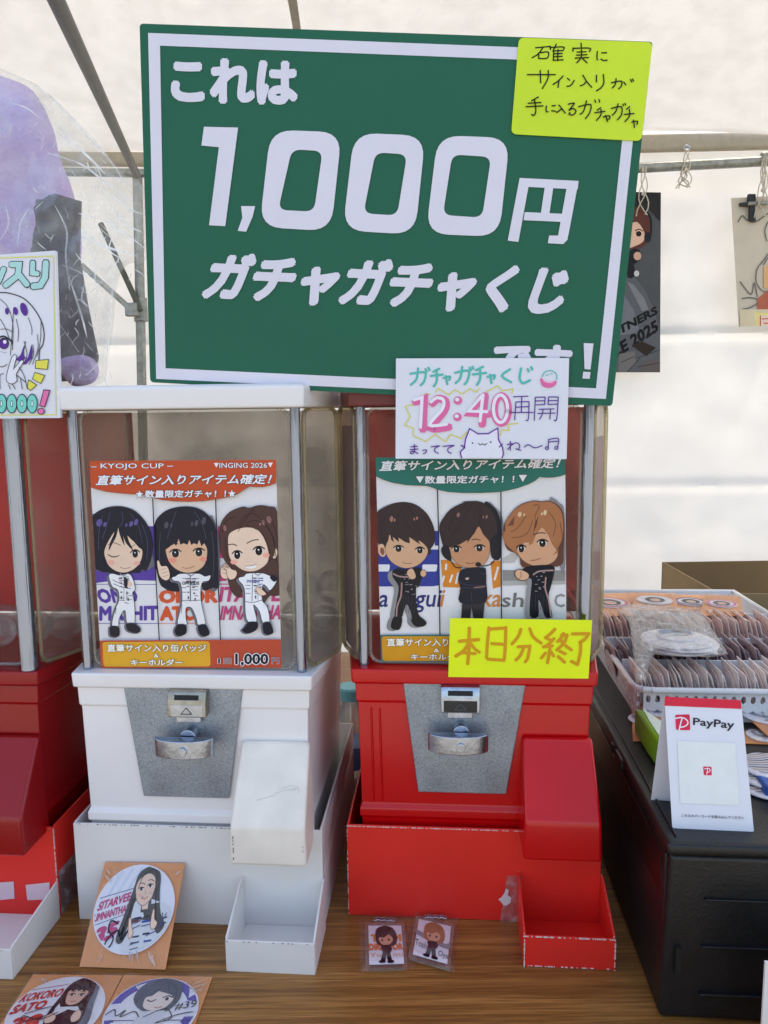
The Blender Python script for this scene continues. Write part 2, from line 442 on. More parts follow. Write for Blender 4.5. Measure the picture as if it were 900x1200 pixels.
    def strokes(s, lst, wd, col, smooth=4):
        for t in lst: s.rib(t, wd, col, smooth)
        return s
    def text(s, body, quad, col, bold=0.0, out=None, shear=0.0):
        """body fitted to quad = TL, TR, BR, BL (frame units); out = (colour, extra)"""
        Q = [Vector(s.px(a)) for a in quad]
        res = 3 if s.sc <= 1 and not out else 2
        vs, fs = glyphs(body, 0.0, res)
        x0 = min(v[0] for v in vs); x1 = max(v[0] for v in vs); y0 = min(v[1] for v in vs); y1 = max(v[1] for v in vs)
        W0, H0 = x1 - x0 + 2 * bold, y1 - y0 + 2 * bold
        def mp(v):
            a = (v[0] - x0 + bold) / W0; b = (y1 + bold - v[1]) / H0
            a += shear * (0.5 - b)
            p = (Q[0] * (1 - a) + Q[1] * a) * (1 - b) + (Q[3] * (1 - a) + Q[2] * a) * b
            return (p.x, p.y)
        def fat(r, c, n):
            for k in range(n):
                dx, dy = r * cos(2 * pi * (k + .5) / n), r * sin(2 * pi * (k + .5) / n)
                s.add([mp((v[0] + dx, v[1] + dy)) for v in vs], fs, c)
        if out: fat(bold + out[1], out[0], 8)
        if bold > 0: fat(bold, col, 6 if out else 8)
        return s.add([mp(v) for v in vs], fs, col)
    def box_text(s, body, x0, y0, x1, y1, col, **k):
        return s.text(body, [(x0, y0), (x1, y0), (x1, y1), (x0, y1)], col, **k)
    def build(s, name, parent=None):
        o = s.mb.build(name, None, parent); s.mb = MB(); return o
def lq(*p): return list(p)

def inflate(px_pts, plane, thick, back=0.3, cell=4.0, wr=0.0, wf=40.0, prof=0.5, seed=0.0, lift=0.0, R=None, ridge=False):
    """cushion-like solid whose outline is given in picture pixels on a plane: returns (verts, faces)"""
    q = [Vector(a) for a in px_pts]; n = len(q)
    x0 = min(a.x for a in q); x1 = max(a.x for a in q); y0 = min(a.y for a in q); y1 = max(a.y for a in q)
    def inside(x, y):
        c = False
        for i in range(n):
            a, b = q[i], q[i - 1]
            if (a.y > y) != (b.y > y) and x < (b.x - a.x) * (y - a.y) / (b.y - a.y) + a.x: c = not c
        return c
    def dist(x, y):
        p = Vector((x, y)); best = 1e9
        for i in range(n):
            a, b = q[i - 1], q[i]; d = b - a; t = max(0, min(1, (p - a).dot(d) / max(d.length_squared, 1e-9)))
            best = min(best, (a + d * t - p).length)
        return best
    pts = [a.copy() for a in q]; ds = [0.0] * n
    y = y0 + cell / 2; r_ = 0
    while y < y1:
        x = x0 + cell / 2 + (cell / 2 if r_ % 2 else 0)
        while x < x1:
            if inside(x, y):
                d = dist(x, y)
                if d > cell * 0.45: pts.append(Vector((x, y))); ds.append(d)
            x += cell
        y += cell * 0.87; r_ += 1
    R = R or max(ds)
    res = delaunay_2d_cdt(pts, [(i, (i + 1) % n) for i in range(n)], [list(range(n))], 1, 1e-5)
    vs2, faces = res[0], res[2]; orig = res[3]
    V1 = []; V2 = []
    for i, p in enumerate(vs2):
        d = ds[orig[i][0]] if orig[i] else 0
        t = min(1.0, d / R); h = (1 - (1 - t) ** 2) ** prof
        w0 = plane.hit(p.x, p.y, lift)
        w_ = 0
        if wr:
            s_ = noise.fractal(w0 * wf + Vector((seed, 0, 0)), 1.0, 2.0, 4)
            if ridge: s_ = 0.5 - abs(s_) * 1.6
            w_ = wr * s_ * min(1, t * 3 + 0.25)
        V1.append(plane.hit(p.x, p.y, lift + thick * h + w_)); V2.append(plane.hit(p.x, p.y, lift - thick * back * h - 0.0006))
    k = len(V1); fs = [tuple(f) for f in faces] + [tuple(k + j for j in reversed(f)) for f in faces]
    ed = {}
    for f in faces:
        for i in range(len(f)):
            a, b = f[i], f[(i + 1) % len(f)]
            if (b, a) in ed: del ed[(b, a)]
            else: ed[(a, b)] = 1
    fs += [(b, a, k + a, k + b) for a, b in ed]
    return V1 + V2, fs

# ================================================================== THE SETTING
def struct(mb, name, mt, parent=None, **k):
    o = mb.build(name, mt, parent, **k)
    if not parent: o['kind'] = 'structure'
    return o
M_ASPH = pmat('grey_concrete', (128, 126, 120), 0.9, 0, 3, 0.12, 0.5, 250)
struct(MB().raw([(-250, -250, 0), (250, -250, 0), (250, 250, 0), (-250, 250, 0)], [(0, 1, 2, 3)]), 'ground', M_ASPH)

# ------------------------------------------------------------------ the tent
WV = 2.45
tent = empty('event_tent', L(0, WV, 0), 'white canvas event tent with galvanised tube frame around the table', 'tent')
def grid_sheet(fn, nu, nv, wav=0.0, wf=2.0, th=0.002, seed=0.0):
    pts = []; F = []
    for j in range(nv + 1):
        for i in range(nu + 1):
            p = fn(i / nu, j / nv)
            pts.append(p + V * (wav * noise.fractal(p * wf + Vector((seed, 0, 0)), 1.0, 2.0, 4)))
    for j in range(nv):
        for i in range(nu):
            a = j * (nu + 1) + i; F.append((a, a + 1, a + nu + 2, a + nu + 1))
    return pts, F
def fabric(name, fn, nu, nv, mt, wav=0.03, wf=1.4, seed=0.0):
    p, F = grid_sheet(fn, nu, nv, wav, wf, seed=seed)
    mb = MB(); mb.raw(p, F); o = mb.build(name, mt, tent, smooth=True)
    md = o.modifiers.new('thickness', 'SOLIDIFY'); md.thickness = 0.0015
    return o
def wallfn(a, b):
    z = 0.03 + b * 2.16; u = -2.2 + a * 4.4
    dv = 0.0
    for zz, w_, d_ in ((1.60, 0.016, 0.012), (1.14, 0.016, 0.010)):
        dv -= d_ * math.exp(-((z - zz) / w_) ** 2)
    # shallow diagonal pull towards the ties
    for uu in (-1.2, 0.5, 1.15): dv -= 0.020 * math.exp(-((u - uu - (z - 2.05) * 0.35) / 0.022) ** 2) * max(0, (z - 1.1))
    return L(u, WV + dv, z)
fabric('wall_panel', wallfn, 320, 220, M_WALL, 0.035, 1.5)
roof_pl = [L(-2.2, WV - .03, 2.16), L(2.2, WV - .03, 2.16), L(2.2, 0.9, 2.70), L(-2.2, 0.9, 2.70)]
def rooffn(a, b):
    p = roof_pl[0].lerp(roof_pl[1], a); q = roof_pl[3].lerp(roof_pl[2], a)
    r_ = p.lerp(q, b)
    s_ = 0.04 * sin(pi * min(1, b * 1.0)) + 0.02 * sin(a * 6 * pi) * (1 - b) 
    return r_ - Z * s_
fabric('roof_panel', rooffn, 90, 80, M_TENT, 0.05, 1.7, 3.0)
fabric('side_panel', lambda a, b: L(-2.2, WV - a * 1.5, 0.05 + b * 2.2), 40, 40, M_WALL, 0.0)
# canvas band, rail and legs, as seen along the back
WP = vplane(WV - 0.10)
def tubepx(a, b, r, pl=WP, pl2=None): return MB().tube(pl.hit(*a), (pl2 or pl).hit(*b), r, 18)
for x0, x1, ya, yb, hh in ((-40, 300, 184, 186, 8), (560, 980, 171, 161, 10)):
    P_ = vplane(WV - 0.06)
    q = [(x0, ya - hh), (x1, yb - hh), (x1, yb + hh), (x0, ya + hh)]
    MB().slab([P_.hit(*a) for a in q], P_.n, 0.03).build('canvas_band', M_BEAM, tent, bevel=0.008)
tubepx((560, 207), (990, 184), 0.0135).build('rail', M_TUBE, tent)
tubepx((-20, 200), (300, 205), 0.0125).build('rail', M_TUBE, tent)
MB().tube(WP.hit(892, 187), WP.hit(906, 186), 0.019, 18).build('rail_joint', M_TUBE, tent)
tubepx((161, 200), (170, 640), 0.0145).build('leg', M_TUBE, tent)
MB().tube(WP.hit(164, 349), WP.hit(165.5, 377), 0.021, 18).build('leg_joint', M_TUBE, tent, bevel=0.003)
MB().tube(WP.hit(118, 262, .02), WP.hit(165, 364, .03), 0.0085, 12).build('brace', M_DTUBE, tent)
MB().tube(WP.hit(96, 311, .02), WP.hit(154, 363, .03), 0.0085, 12).build('brace', M_TUBE, tent)
MB().box((-.02, -.012, -.02), (.02, .012, .02), lambda x, y, z: WP.hit(155, 363, .03) + U * x + V * y + Z * z).build('brace_bracket', M_TUBE, tent, bevel=0.004)
MB().tube(vplane(2.2).hit(160, 205), vplane(0.9).hit(52, -30), 0.0105, 16).build('roof_tube', M_DTUBE, tent)  # shade of the back-lit tube is put into its dark grey colour
sm = MB(); a, b = vplane(2.2).hit(352, 60), vplane(0.9).hit(336, -40)
for t0, t1 in ((0, 1),):
    sm.slab([a - U * .009, a + U * .009, b + U * .006, b - U * .006], (Z * -1), 0.003)
sm.build('roof_seam', M_BEAM, tent)
# rope ties through eyelets
def tie(px, py, ln, n=3):
    mb = MB(); P_ = vplane(WV - .125)
    top = P_.hit(px, py)
    for k in range(n):
        pts = []
        for j in range(9):
            t = j / 8; pts.append(top + U * (0.012 * sin(t * 5 + k * 2.1) * (0.4 + t)) + V * (0.01 * cos(t * 6 + k * 2)) - Z * (ln * t))
        mb.path(pts, 0.0015, 6)
    mb.sphere(top - Z * ln * 0.55, 0.006, 8, 6)
    return mb.build('rope_tie', M_ROPE, tent)
tie(805, 176, 0.10); tie(755, 196, 0.13); tie(896, 184, 0.16)
tie(801, 198, 0.05, 4)
ey = MB(); c0 = vplane(WV - .10).hit(805, 173)
for i in range(16):
    a0, a1 = 2 * pi * i / 16, 2 * pi * (i + 1) / 16
    ey.tube(c0 + U * .008 * cos(a0) + Z * .006 * sin(a0), c0 + U * .008 * cos(a1) + Z * .006 * sin(a1), .0022, 6)
ey.build('eyelet', M_STEEL, tent)

# ------------------------------------------------------------------ tables
def table(u0, u1, v0, v1, label, nm='trestle_table'):
    e = empty(nm, L((u0 + u1) / 2, (v0 + v1) / 2, 0), label, 'table', 'folding trestle tables')
    MB().box((u0, v0, TABLE - .028), (u1, v1, TABLE)).build('tabletop', M_WOOD, e, bevel=0.003)
    for uu in (u0 + .08, u1 - .08):
        for vv in (v0 + .06, v1 - .06):
            MB().tube(L(uu, vv, 0.0), L(uu, vv, TABLE - .028), 0.014, 12).build('leg', M_DTUBE, e)
        MB().tube(L(uu, v0 + .06, .2), L(uu, v1 - .06, .2), 0.01, 10).build('leg_stretcher', M_DTUBE, e)
table(-1.12, 0.66, 0.46, 1.36, 'brown wood grain table top under the capsule machines')
table(-1.12, 1.35, 1.37, 2.05, 'brown table behind, carrying the open cardboard box')

# ================================================================== CAPSULE MACHINES
def plan(w, f, y0, y1, y2): return [(-w, y0), (w, y0), (f, y1), (f, y2), (-f, y2), (-f, y1)]
def machine(cu, v0, body_mt, lid_mt, label, group, back_mt, pole_r=0.0062, ic=-.009, poster_side=True, slot_dark=False, double_pole=False):
    F = lambda x, y, z: L(cu + x, v0 + y, z)
    e = empty('capsule_machine', F(0, .17, TABLE), label, 'capsule machine', group)
    def ring(w, f, z, y0=.012, y1=.08, y2=.29): return [F(x, y, z) for x, y in plan(w, f, y0, y1, y2)]
    MB().loft([ring(.143, .144, TABLE + .006, .014, .06, .30), ring(.144, .146, .852, .012), ring(.1465, .149, .856, .008), ring(.1465, .149, .866, .008), ring(.144, .147, .872, .012),
               ring(.147, .153, 1.010, .012), ring(.149, .155, 1.012, .0095), ring(.150, .158, 1.0355, .0095)]).build('body', body_mt, e, bevel=0.004)
    MB().loft([ring(.1535, .164, 1.0365, .004), ring(.1545, .166, 1.0562, .003)]).build('rim', body_mt, e, bevel=0.003)
    # vertical flutes pressed into the front
    for x0 in (-.128, -.117) if slot_dark else ():
        mb = MB(); mb.loft([[F(x0 - .0025, .0135, .875), F(x0, .0095, .875), F(x0 + .0025, .0135, .875)], [F(x0 - .0025 - .002, .0135, 1.002), F(x0 - .002, .0095, 1.002), F(x0 + .0025 - .002, .0135, 1.002)]])
        mb.build('flute', body_mt, e, bevel=0.001)
    # lid
    MB().loft([ring(.152, .170, 1.386, .006, .08, .30), ring(.1535, .172, 1.411, .004, .08, .302), ring(.150, .168, 1.415, .010, .084, .297)]).build('lid', lid_mt, e, bevel=0.003)
    # corner posts
    for s in (-1, 1):
        if double_pole:
            MB().tube(F(s * .139, .014, 1.0565), F(s * .139, .014, 1.388), 0.0105, 32).build('post', M_CHROME, e, smooth=True)
        else:
            MB().tube(F(s * .139, .021, 1.0565), F(s * .139, .021, 1.388), pole_r, 32).build('post', M_CHROME, e, smooth=True)
    # tank: clear panels with thicker moulded edges
    z0, z1 = 1.0590, 1.385
    def pane(x0, y0_, x1, y1_, name, mt=M_CLEAR, th=.0022):
        d = Vector((x1 - x0, y1_ - y0_)).normalized(); nx, ny = d.y, -d.x
        q = [(x0, y0_), (x1, y1_), (x1 - nx * th, y1_ - ny * th), (x0 - nx * th, y0_ - ny * th)]
        return MB().loft([[F(a, b, z0 + .002) for a, b in q], [F(a, b, z1 - .002) for a, b in q]]).build(name, mt, e)
    pane(-.1295, .0235, .1295, .0235, 'front_window', M_CLEARF)
    pane(.148, .028, .176, .104, 'side_window'); pane(-.176, .104, -.148, .028, 'side_window')
    pane(.176, .108, .176, .278, 'side_window'); pane(-.176, .278, -.176, .108, 'side_window')
    pane(.182, .283, -.182, .283, 'back_panel', back_mt, .004)
    def rim_frame(x0, y0_, x1, y1_, r=.0026, mt=M_EDGE):
        mb = MB(); d = Vector((x1 - x0, y1_ - y0_)); ln = d.length; d.normalize(); rr = .014; pts = []
        for cx, cz, a0 in ((ln - rr, z1 - rr, 0), (rr, z1 - rr, 90), (rr, z0 + rr, 180), (ln - rr, z0 + rr, 270)):
            for k in range(6):
                a = radians(a0 + 18 * k); t = cx + rr * cos(a); zz = cz + rr * sin(a)
                pts.append(F(x0 + d.x * t, y0_ + d.y * t, zz))
        for i in range(len(pts)): mb.tube(pts[i], pts[(i + 1) % len(pts)], r, 8)
        return mb.build('window_edge', mt, e)
    rim_frame(-.1310, .0245, .1310, .0245, .0024, M_EDGEG)
    rim_frame(.1475, .029, .1770, .105, .0028); rim_frame(-.1475, .029, -.1770, .105, .0028)
    # coin plate and mechanism
    ypl = .0075
    q = [(-.0885, 1.0382), (.066, 1.0382), (.043, .8905), (-.070, .8905)]
    pl = MB().slab([F(x, ypl, z) for x, z in q], -V, .003).build('coin_plate', M_PLATE, e, bevel=0.0015)
    hs = MB(); # housing: sloped top face with slot
    prof = [(ypl, 1.038), (ypl - .010, 1.036), (ypl - .015, 1.0225), (ypl - .015, 1.004), (ypl, 1.004)]
    hs.loft([[F(ic - .0245, y, z) for y, z in prof], [F(ic + .0245, y, z) for y, z in prof]])
    hs.build('coin_housing', M_STEEL if slot_dark else M_BRASSY, e, bevel=0.0015)
    fr = MB().slab([F(ic + x, ypl - .0155, z) for x, z in ((-.021, 1.0205), (.021, 1.0205), (.021, 1.0055), (-.021, 1.0055))], -V, .002)
    fr.build('coin_faceplate', pmat('black_enamel', (38, 40, 44), 0.25, 0.3) if slot_dark else M_STEEL, e, bevel=0.0008)
    # slot in the sloping face
    A_, B_ = Vector((ypl - .010, 1.036)), Vector((ypl - .015, 1.0225)); nrm = Vector((-(A_.y - B_.y), (A_.x - B_.x))); nrm = nrm.normalized()
    if nrm.x > 0: nrm = -nrm
    def sl(x, t, o_): p = A_.lerp(B_, t) + nrm * o_; return F(ic + x, p.x, p.y)
    MB().raw([sl(x, t, .0004 if k == 0 else -.001) for k in (0, 1) for x, t in ((-.0155, .28), (.0155, .28), (.0155, .72), (-.0155, .72))],
             [(0, 1, 2, 3), (7, 6, 5, 4), (0, 4, 5, 1), (1, 5, 6, 2), (2, 6, 7, 3), (3, 7, 4, 0)]).build('coin_slot', pmat('slot_black', (8, 8, 8), 0.6), e)
    tr = MB()
    tri = [(-.007, 1.009), (.007, 1.009), (0, 1.017)]
    for i in range(3):
        a, b = tri[i], tri[(i + 1) % 3]; tr.tube(F(ic + a[0], ypl - .0158, a[1]), F(ic + b[0], ypl - .0158, b[1]), .0006, 6)
    tr.build('triangle_mark', pmat('mark_grey', (190, 190, 190) if slot_dark else (90, 90, 95), 0.4, .3), e)
    MB().box((ic - .0165, ypl - .008, .9945), (ic + .0155, ypl, 1.004), F).build('coin_chute', M_STEEL, e, bevel=0.001)
    MB().tube(F(ic + .001, ypl, .9790), F(ic + .001, ypl - .018, .9790), .0102, 24).build('crank_boss', M_STEEL, e, bevel=0.001)
    hx = .038; pts = [(-hx, ypl - .020), (hx, ypl - .020)]
    arc = [(hx * cos(pi * k / 14), ypl - .020 - .0165 * sin(pi * k / 14)) for k in range(15)]
    cr = MB().loft([[F(ic - .003 + x, y, z) for x, y in arc] for z in (.9585, .9815)])
    h_ = cr.build('crank_handle', M_STEEL, e, bevel=0.0012)
    MB().tube(F(ic + .0, ypl - .036, .9690), F(ic + .0, ypl - .0392, .9690), .0058, 20).build('rivet', M_STEEL, h_, bevel=0.0006)
    # chute
    prof = [(.012, .969), (.003, .969), (-.051, .891), (-.054, .883), (-.054, .838), (.012, .838)]
    mb = MB(); n = 0
    rows = []
    for y, z in prof: rows.append((y, z))
    t = lambda z: (.957 - z) / .115
    left = [F(.062 - .003 * t(z), y, z) for y, z in prof]; right = [F(.150 + .003 * t(z), y, z) for y, z in prof]
    mb.loft([left, right]); mb.build('chute', M_CREAM_PL if body_mt is M_WHITE_PL else body_mt, e, bevel=0.0075, seg=4)
    return e, F

def base_box(cu, v0, label, group, mt, tray_mt, hw=.163, h=.847, dep=.34, tray=(.058, .165), tray_dep=.081, tray_h=(.7905, .760), th=.003, inner=None):
    F = lambda x, y, z: L(cu + x, v0 + y, z)
    e = empty('cardboard_base', F(0, dep / 2, TABLE), label, 'box', group)
    inner = inner or mt
    z0 = TABLE
    MB().box((-hw, 0, z0), (hw, th, h), F).build('front_wall', mt, e, bevel=0.0008)
    MB().box((-hw, dep - th, z0), (hw, dep, h), F).build('back_wall', mt, e, bevel=0.0008)
    MB().box((-hw, th + .0005, z0), (-hw + th, dep - th - .0005, h + .001), F).build('side_wall', mt, e, bevel=0.0008)
    MB().box((hw - th, th + .0005, z0), (hw, dep - th - .0005, h + .001), F).build('side_wall', mt, e, bevel=0.0008)
    x0, x1 = tray
    t = MB()
    t.box((x0, -tray_dep, z0 + .0002), (x1, -.0005, z0 + .003), F)
    tr = t.build('tray', tray_mt, e)
    MB().box((x0, -tray_dep - .001, z0), (x1, -tray_dep + .0018, tray_h[1]), F).build('tray_front', tray_mt, tr, bevel=0.0006)
    for x in (x0 - .0005, x1 - .0022):
        prof = [(-tray_dep + .002, z0 + .0002), (-.0005, z0 + .0002), (-.0005, tray_h[0]), (-.010, tray_h[0] - .001), (-tray_dep + .002, tray_h[1] + .002)]
        MB().loft([[F(x, y, z) for y, z in prof], [F(x + .0026, y, z) for y, z in prof]]).build('tray_side', tray_mt, tr, bevel=0.0006)
    return e, F
CW, VW = -0.318, 0.903
CR, VR = 0.036, 0.933
CL, VL = -0.672, 0.905
M_BACKG = clear_mat('smoky_brown_back', (0.70, 0.67, 0.63), 0.15, 0.15, 0.30, 0.05, 6, 0.2, (0.42, 0.39, 0.36))
M_BACKT = clear_mat('dark_red_clear_back', (0.50, 0.20, 0.18), 0.15, 0.15, 0.35, 0.05, 6, 0.3, (0.26, 0.06, 0.06))
M_BACKR = pmat('red_back_panel', (205, 10, 26), 0.35)
mW, FW = machine(CW, VW, M_WHITE_PL, M_WHITE_PL, 'white capsule vending machine with cream chute, left of the all-red one', 'capsule machines', M_BACKG, ic=-.0025)
mR, FR = machine(CR, VR, M_RED_PL, pmat('dull_brown_red_plastic', (112, 44, 42), 0.45), 'red capsule vending machine on red box, right of the white machine', 'capsule machines', M_BACKT, slot_dark=True, ic=-.0160)
mL, FL_ = machine(CL, VL, M_DRED_PL, M_DRED_PL, 'deep red capsule machine cut off at the left, thick chrome post', 'capsule machines', M_BACKR, double_pole=True)
bW, BW = base_box(CW, VW, 'white cardboard box and tray that the white capsule machine stands in', 'cardboard bases', M_WCARD, M_WCARD, h=.855)
bR, BR_ = base_box(CR, VR, 'red cardboard box and red tray under the right capsule machine', 'cardboard bases', M_RCARD, M_RCARD)
bL, BL = base_box(CL, VL, 'red box with wide white tray under the left capsule machine', 'cardboard bases', M_RCARD, M_WCARD, tray=(-.16, .1635), tray_dep=.112, tray_h=(.772, .758))
# worn edges, tape and patches on the boxes
def worn(F_, parent, segs, col=(232, 214, 208), name='worn_edge', seed=1):
    rnd = random.Random(seed); mb = MB()
    for (a, b, w_, den) in segs:
        a, b = F_(*a), F_(*b); ln = (b - a).length; n = max(2, int(ln / .0022))
        for i in range(n):
            if rnd.random() > den: continue
            t = (i + rnd.random() * .5) / n; p = a.lerp(b, t); l2 = .0022 * rnd.uniform(.4, 1.5); hh = w_ * rnd.uniform(.3, 1.0)
            d = (b - a).normalized(); nn = -V if abs(d.dot(V)) < .5 else U
            s_ = d.cross(nn).normalized()
            q = [p - d * l2 * .5 - s_ * hh * .6, p + d * l2 * .5 - s_ * hh * .4, p + d * l2 * .4 + s_ * hh * .6, p - d * l2 * .5 + s_ * hh * .5]
            mb.slab([x + nn * .0007 for x in q], nn, .0014)
    if mb.v: mb.build(name, ink(col, .8), parent)['kind'] = 'stuff'
e_ = -.0003
worn(BR_, bR, [((-.163, e_, .8455), (.056, e_, .8455), .0011, .85), ((.056, e_, .8455), (.163, e_, .8455), .001, .5), ((-.1628, e_, .72), (-.1628, e_, .846), .0008, .3),
               ((.058, -.0825, .7595), (.165, -.0825, .7595), .0013, .7), ((.058, -.0825, .7215), (.165, -.0825, .7215), .0010, .6), ((.0585, -.0825, .72), (.0585, -.0825, .76), .0016, .8),
               ((.1645, -.0825, .72), (.1645, -.0825, .76), .0016, .8), ((.0585, -.0015, .790), (.0585, -.080, .760), .0014, .8), ((.1635, -.0015, .790), (.1635, -.080, .760), .0016, .9)], seed=4)
worn(BW, bW, [((-.163, e_, .8545), (.056, e_, .8545), .0008, .25), ((.058, -.0825, .7595), (.165, -.0825, .7595), .0010, .25), ((.0585, -.0015, .790), (.0585, -.080, .760), .0009, .35), ((.1635, -.0015, .790), (.1635, -.080, .760), .0009, .35)], col=(150, 146, 138), seed=9)
worn(BL, bL, [((.1628, e_, .735), (.1628, e_, .846), .0018, .9), ((-.1, e_, .8455), (.163, e_, .8455), .001, .5), ((-.15, -.1135, .7575), (.1625, -.1135, .7575), .001, .3)], col=(214, 196, 188), seed=3)
PB = vplane(VR - .0004)
A = Art(PB, 0, 0, 1, .0003); A.poly([(594, 1026), (612, 1026), (610, 1082), (586, 1080)], M_TAPE); A.poly([(584, 1054), (588, 1051), (591, 1047), (593, 1041), (596, 1043), (595, 1049), (599, 1052), (598, 1058), (594, 1061), (590, 1061), (588, 1058)], (225, 220, 222)); A.build('tape_strip', bR)
A = Art(vplane(VL - .0004), 0, 0, 1, .0003); A.poly([(-12, 1035), (16, 1033), (17, 1053), (-12, 1056)], (226, 196, 204)); A.poly([(30, 1037), (58, 1034), (58, 1054), (32, 1055)], (226, 196, 204)); A.build('tape_patch', bL)
MB().box((.1634, .004, TABLE + .001), (.1642, .30, .782), lambda x, y, z: L(CL + x, VL + y, z)).build('tape_wrap', M_TAPE, bL)
# clear wrap bulging at the right side of the white box
mb = MB(); prev = []
for k, (y, z, x) in enumerate([(.002, .79, .164), (.002, .846, .166), (.06, .875, .170), (.16, .90, .174), (.30, .91, .172)]): prev.append((y, z, x))
mb.loft([[BW(x, y, z), BW(x + .001, y, z), BW(x + .001, y, z - .05), BW(x, y, z - .05)] for y, z, x in prev]); mb.build('clear_wrap', M_FILM, bW)

# small scratches and grime: chute of the white machine
PCH = plane3(FW(.062, .003, .969), FW(.150, .003, .969), FW(.150, -.051, .891))
A = Art(PCH, 0, 0, 1, .0005)
for t in [[(322, 930), (335, 926), (348, 925)], [(330, 924), (344, 920)], [(300, 938), (322, 932)], [(343, 926), (349, 922), (350, 930)]]: A.rib(t, .6, (206, 202, 194))
A.build('scuff_mark', mW)
worn(FW, mW, [((.064, -.0545, .888), (.064, -.0545, .846), .0007, .25), ((.149, -.0545, .872), (.149, -.0545, .846), .0007, .2)], col=(70, 66, 62), name='grime', seed=5)

# capsules lying at the bottom of the tanks
M_CAP = clear_mat('clear_capsule', (0.94, 0.94, 0.94), 0.1, 0.08, 0.10, 0.1, 20, 0.35, (0.75, 0.75, 0.76))
def capsule(F_, x, y, z, label, grp, r=.024):
    e = empty('capsule', F_(x, y, z), label, 'capsule', grp)
    MB().sphere(F_(x, y, z + r), r, 20, 12).build('shell', M_CAP, e, smooth=True)
    MB().tube(F_(x, y, z + r - .0015), F_(x, y, z + r + .0015), r * 1.04, 24).build('seam_ring', M_CAP, e)
for x, y, z in [(.105, .17, 1.05), (.150, .14, 1.05), (.140, .19, 1.05), (.120, .15, 1.095), (.158, .17, 1.094), (.05, .16, 1.05), (.0, .19, 1.05)]:
    capsule(FW, x, y, z + .0135, 'empty clear capsule lying in the tank of the white machine', 'clear capsules in the white machine')
for x, y, z in [(.10, .10, 1.05), (.06, .08, 1.05), (.135, .12, 1.05), (.04, .13, 1.05)]:
    capsule(FL_, x, y, z + .0135, 'empty clear capsule lying in the tank of the left machine', 'clear capsules in the left machine')

# ================================================================== GREEN SIGN
LEAN = radians(4.5)
SP = vplane(0.926, LEAN, 1.40)
def sheet(name, plane, pxq, th, mt, parent=None, label=None, cat=None, r=0, bevel=0, lift=0, group=None, back=None):
    q = round_quad(pxq, r) if r else pxq
    pts = [plane.hit(a[0], a[1], lift) for a in q]
    o = MB().slab(pts, plane.n, th).build(name, mt, parent, bevel=bevel)
    if label: tag(o, label, cat, group)
    return o
def thing_at(name, plane, pxp, label, cat, group=None): return empty(name, plane.hit(*pxp), label, cat, group)
sg = thing_at('price_sign', SP, (440, 468), 'large green signboard with white lettering leaning over both middle machines', 'sign')
BQ = [(163.5, 27.5), (765, 49), (717.5, 476), (176, 448)]
sheet('board', SP, BQ, .007, M_SIGN, sg, r=5)
o = bpy.data.objects['board']
A = Art(SP, lift=.0006)
for q in ([(173.5, 38.5), (752.5, 61), (738.5, 75), (187.5, 53.5)], [(752.5, 61), (710, 467.5), (698.5, 455), (738.5, 75)], [(710, 467.5), (183, 444), (194, 431.5), (698.5, 455)], [(183, 444), (173.5, 38.5), (187.5, 53.5), (194, 431.5)]):
    A.poly(q, M_SIGNW)
A.build('border_line', sg)
A = Art(SP, lift=.0009)
A.text('これは', [(200, 66.5), (350, 70), (349, 124), (200, 120)], M_SIGNW, bold=.058)
A.at(0, 0, 2).poly([(478, 297), (558, 299), (528, 530), (490, 528), (513, 345), (472, 341)], M_SIGNW)
A.poly([(565, 483), (598, 483), (592, 508), (577, 543), (557, 541), (568, 510)], M_SIGNW)
A.at(0, 0, 1)
def zero(o_, i_):
    oq = round_quad(o_, 27, 6); iq = round_quad(i_, 11, 6); n = len(oq)
    oq = [tuple(a) for a in oq]; iq = [tuple(a) for a in iq]
    A.add(oq + iq, [(k, (k + 1) % n, n + (k + 1) % n, n + k) for k in range(n)], M_SIGNW)
zero([(317, 152), (400.5, 155), (388, 271), (304, 266)], [(342, 175), (378, 177), (368, 248), (326, 246)])
zero([(415, 155.5), (498.5, 159), (486.5, 275), (401.5, 270)], [(440, 178.5), (477, 181), (465.5, 252.5), (426, 250)])
zero([(513, 158.5), (597.5, 161.5), (585, 277.5), (499, 274)], [(530, 181), (575.5, 184), (565, 255), (519, 252)])
A.at(450, 0, 2)
A.poly([(318, 417), (456, 424), (454, 444), (316, 437)], M_SIGNW)
A.poly([(318, 417), (342, 419), (315, 567), (290, 564)], M_SIGNW)
A.poly([(431, 424), (456, 424), (432, 552), (408, 552)], M_SIGNW)
A.poly([(432, 548), (430, 562), (420, 572), (384, 570), (387, 552), (408, 552)], M_SIGNW)
A.poly([(330, 497), (438, 502), (435, 521), (327, 516)], M_SIGNW)
A.poly([(378, 430), (398, 431), (386, 512), (366, 511)], M_SIGNW)
A.at(0, 0, 1)
A.text('ガチャガチャくじ', [(252, 295), (675, 312), (655, 371), (233, 353)], M_SIGNW, bold=.058)
A.text('です', [(580, 400), (672, 405), (668, 447), (574, 442)], M_SIGNW, bold=.058)
A.at(450, 280, 2)
A.poly([(468, 244), (491, 245), (484, 306), (470, 305)], M_SIGNW); A.poly([(467, 311), (484, 312), (482, 328), (465, 327)], M_SIGNW)
A.build('lettering', sg)
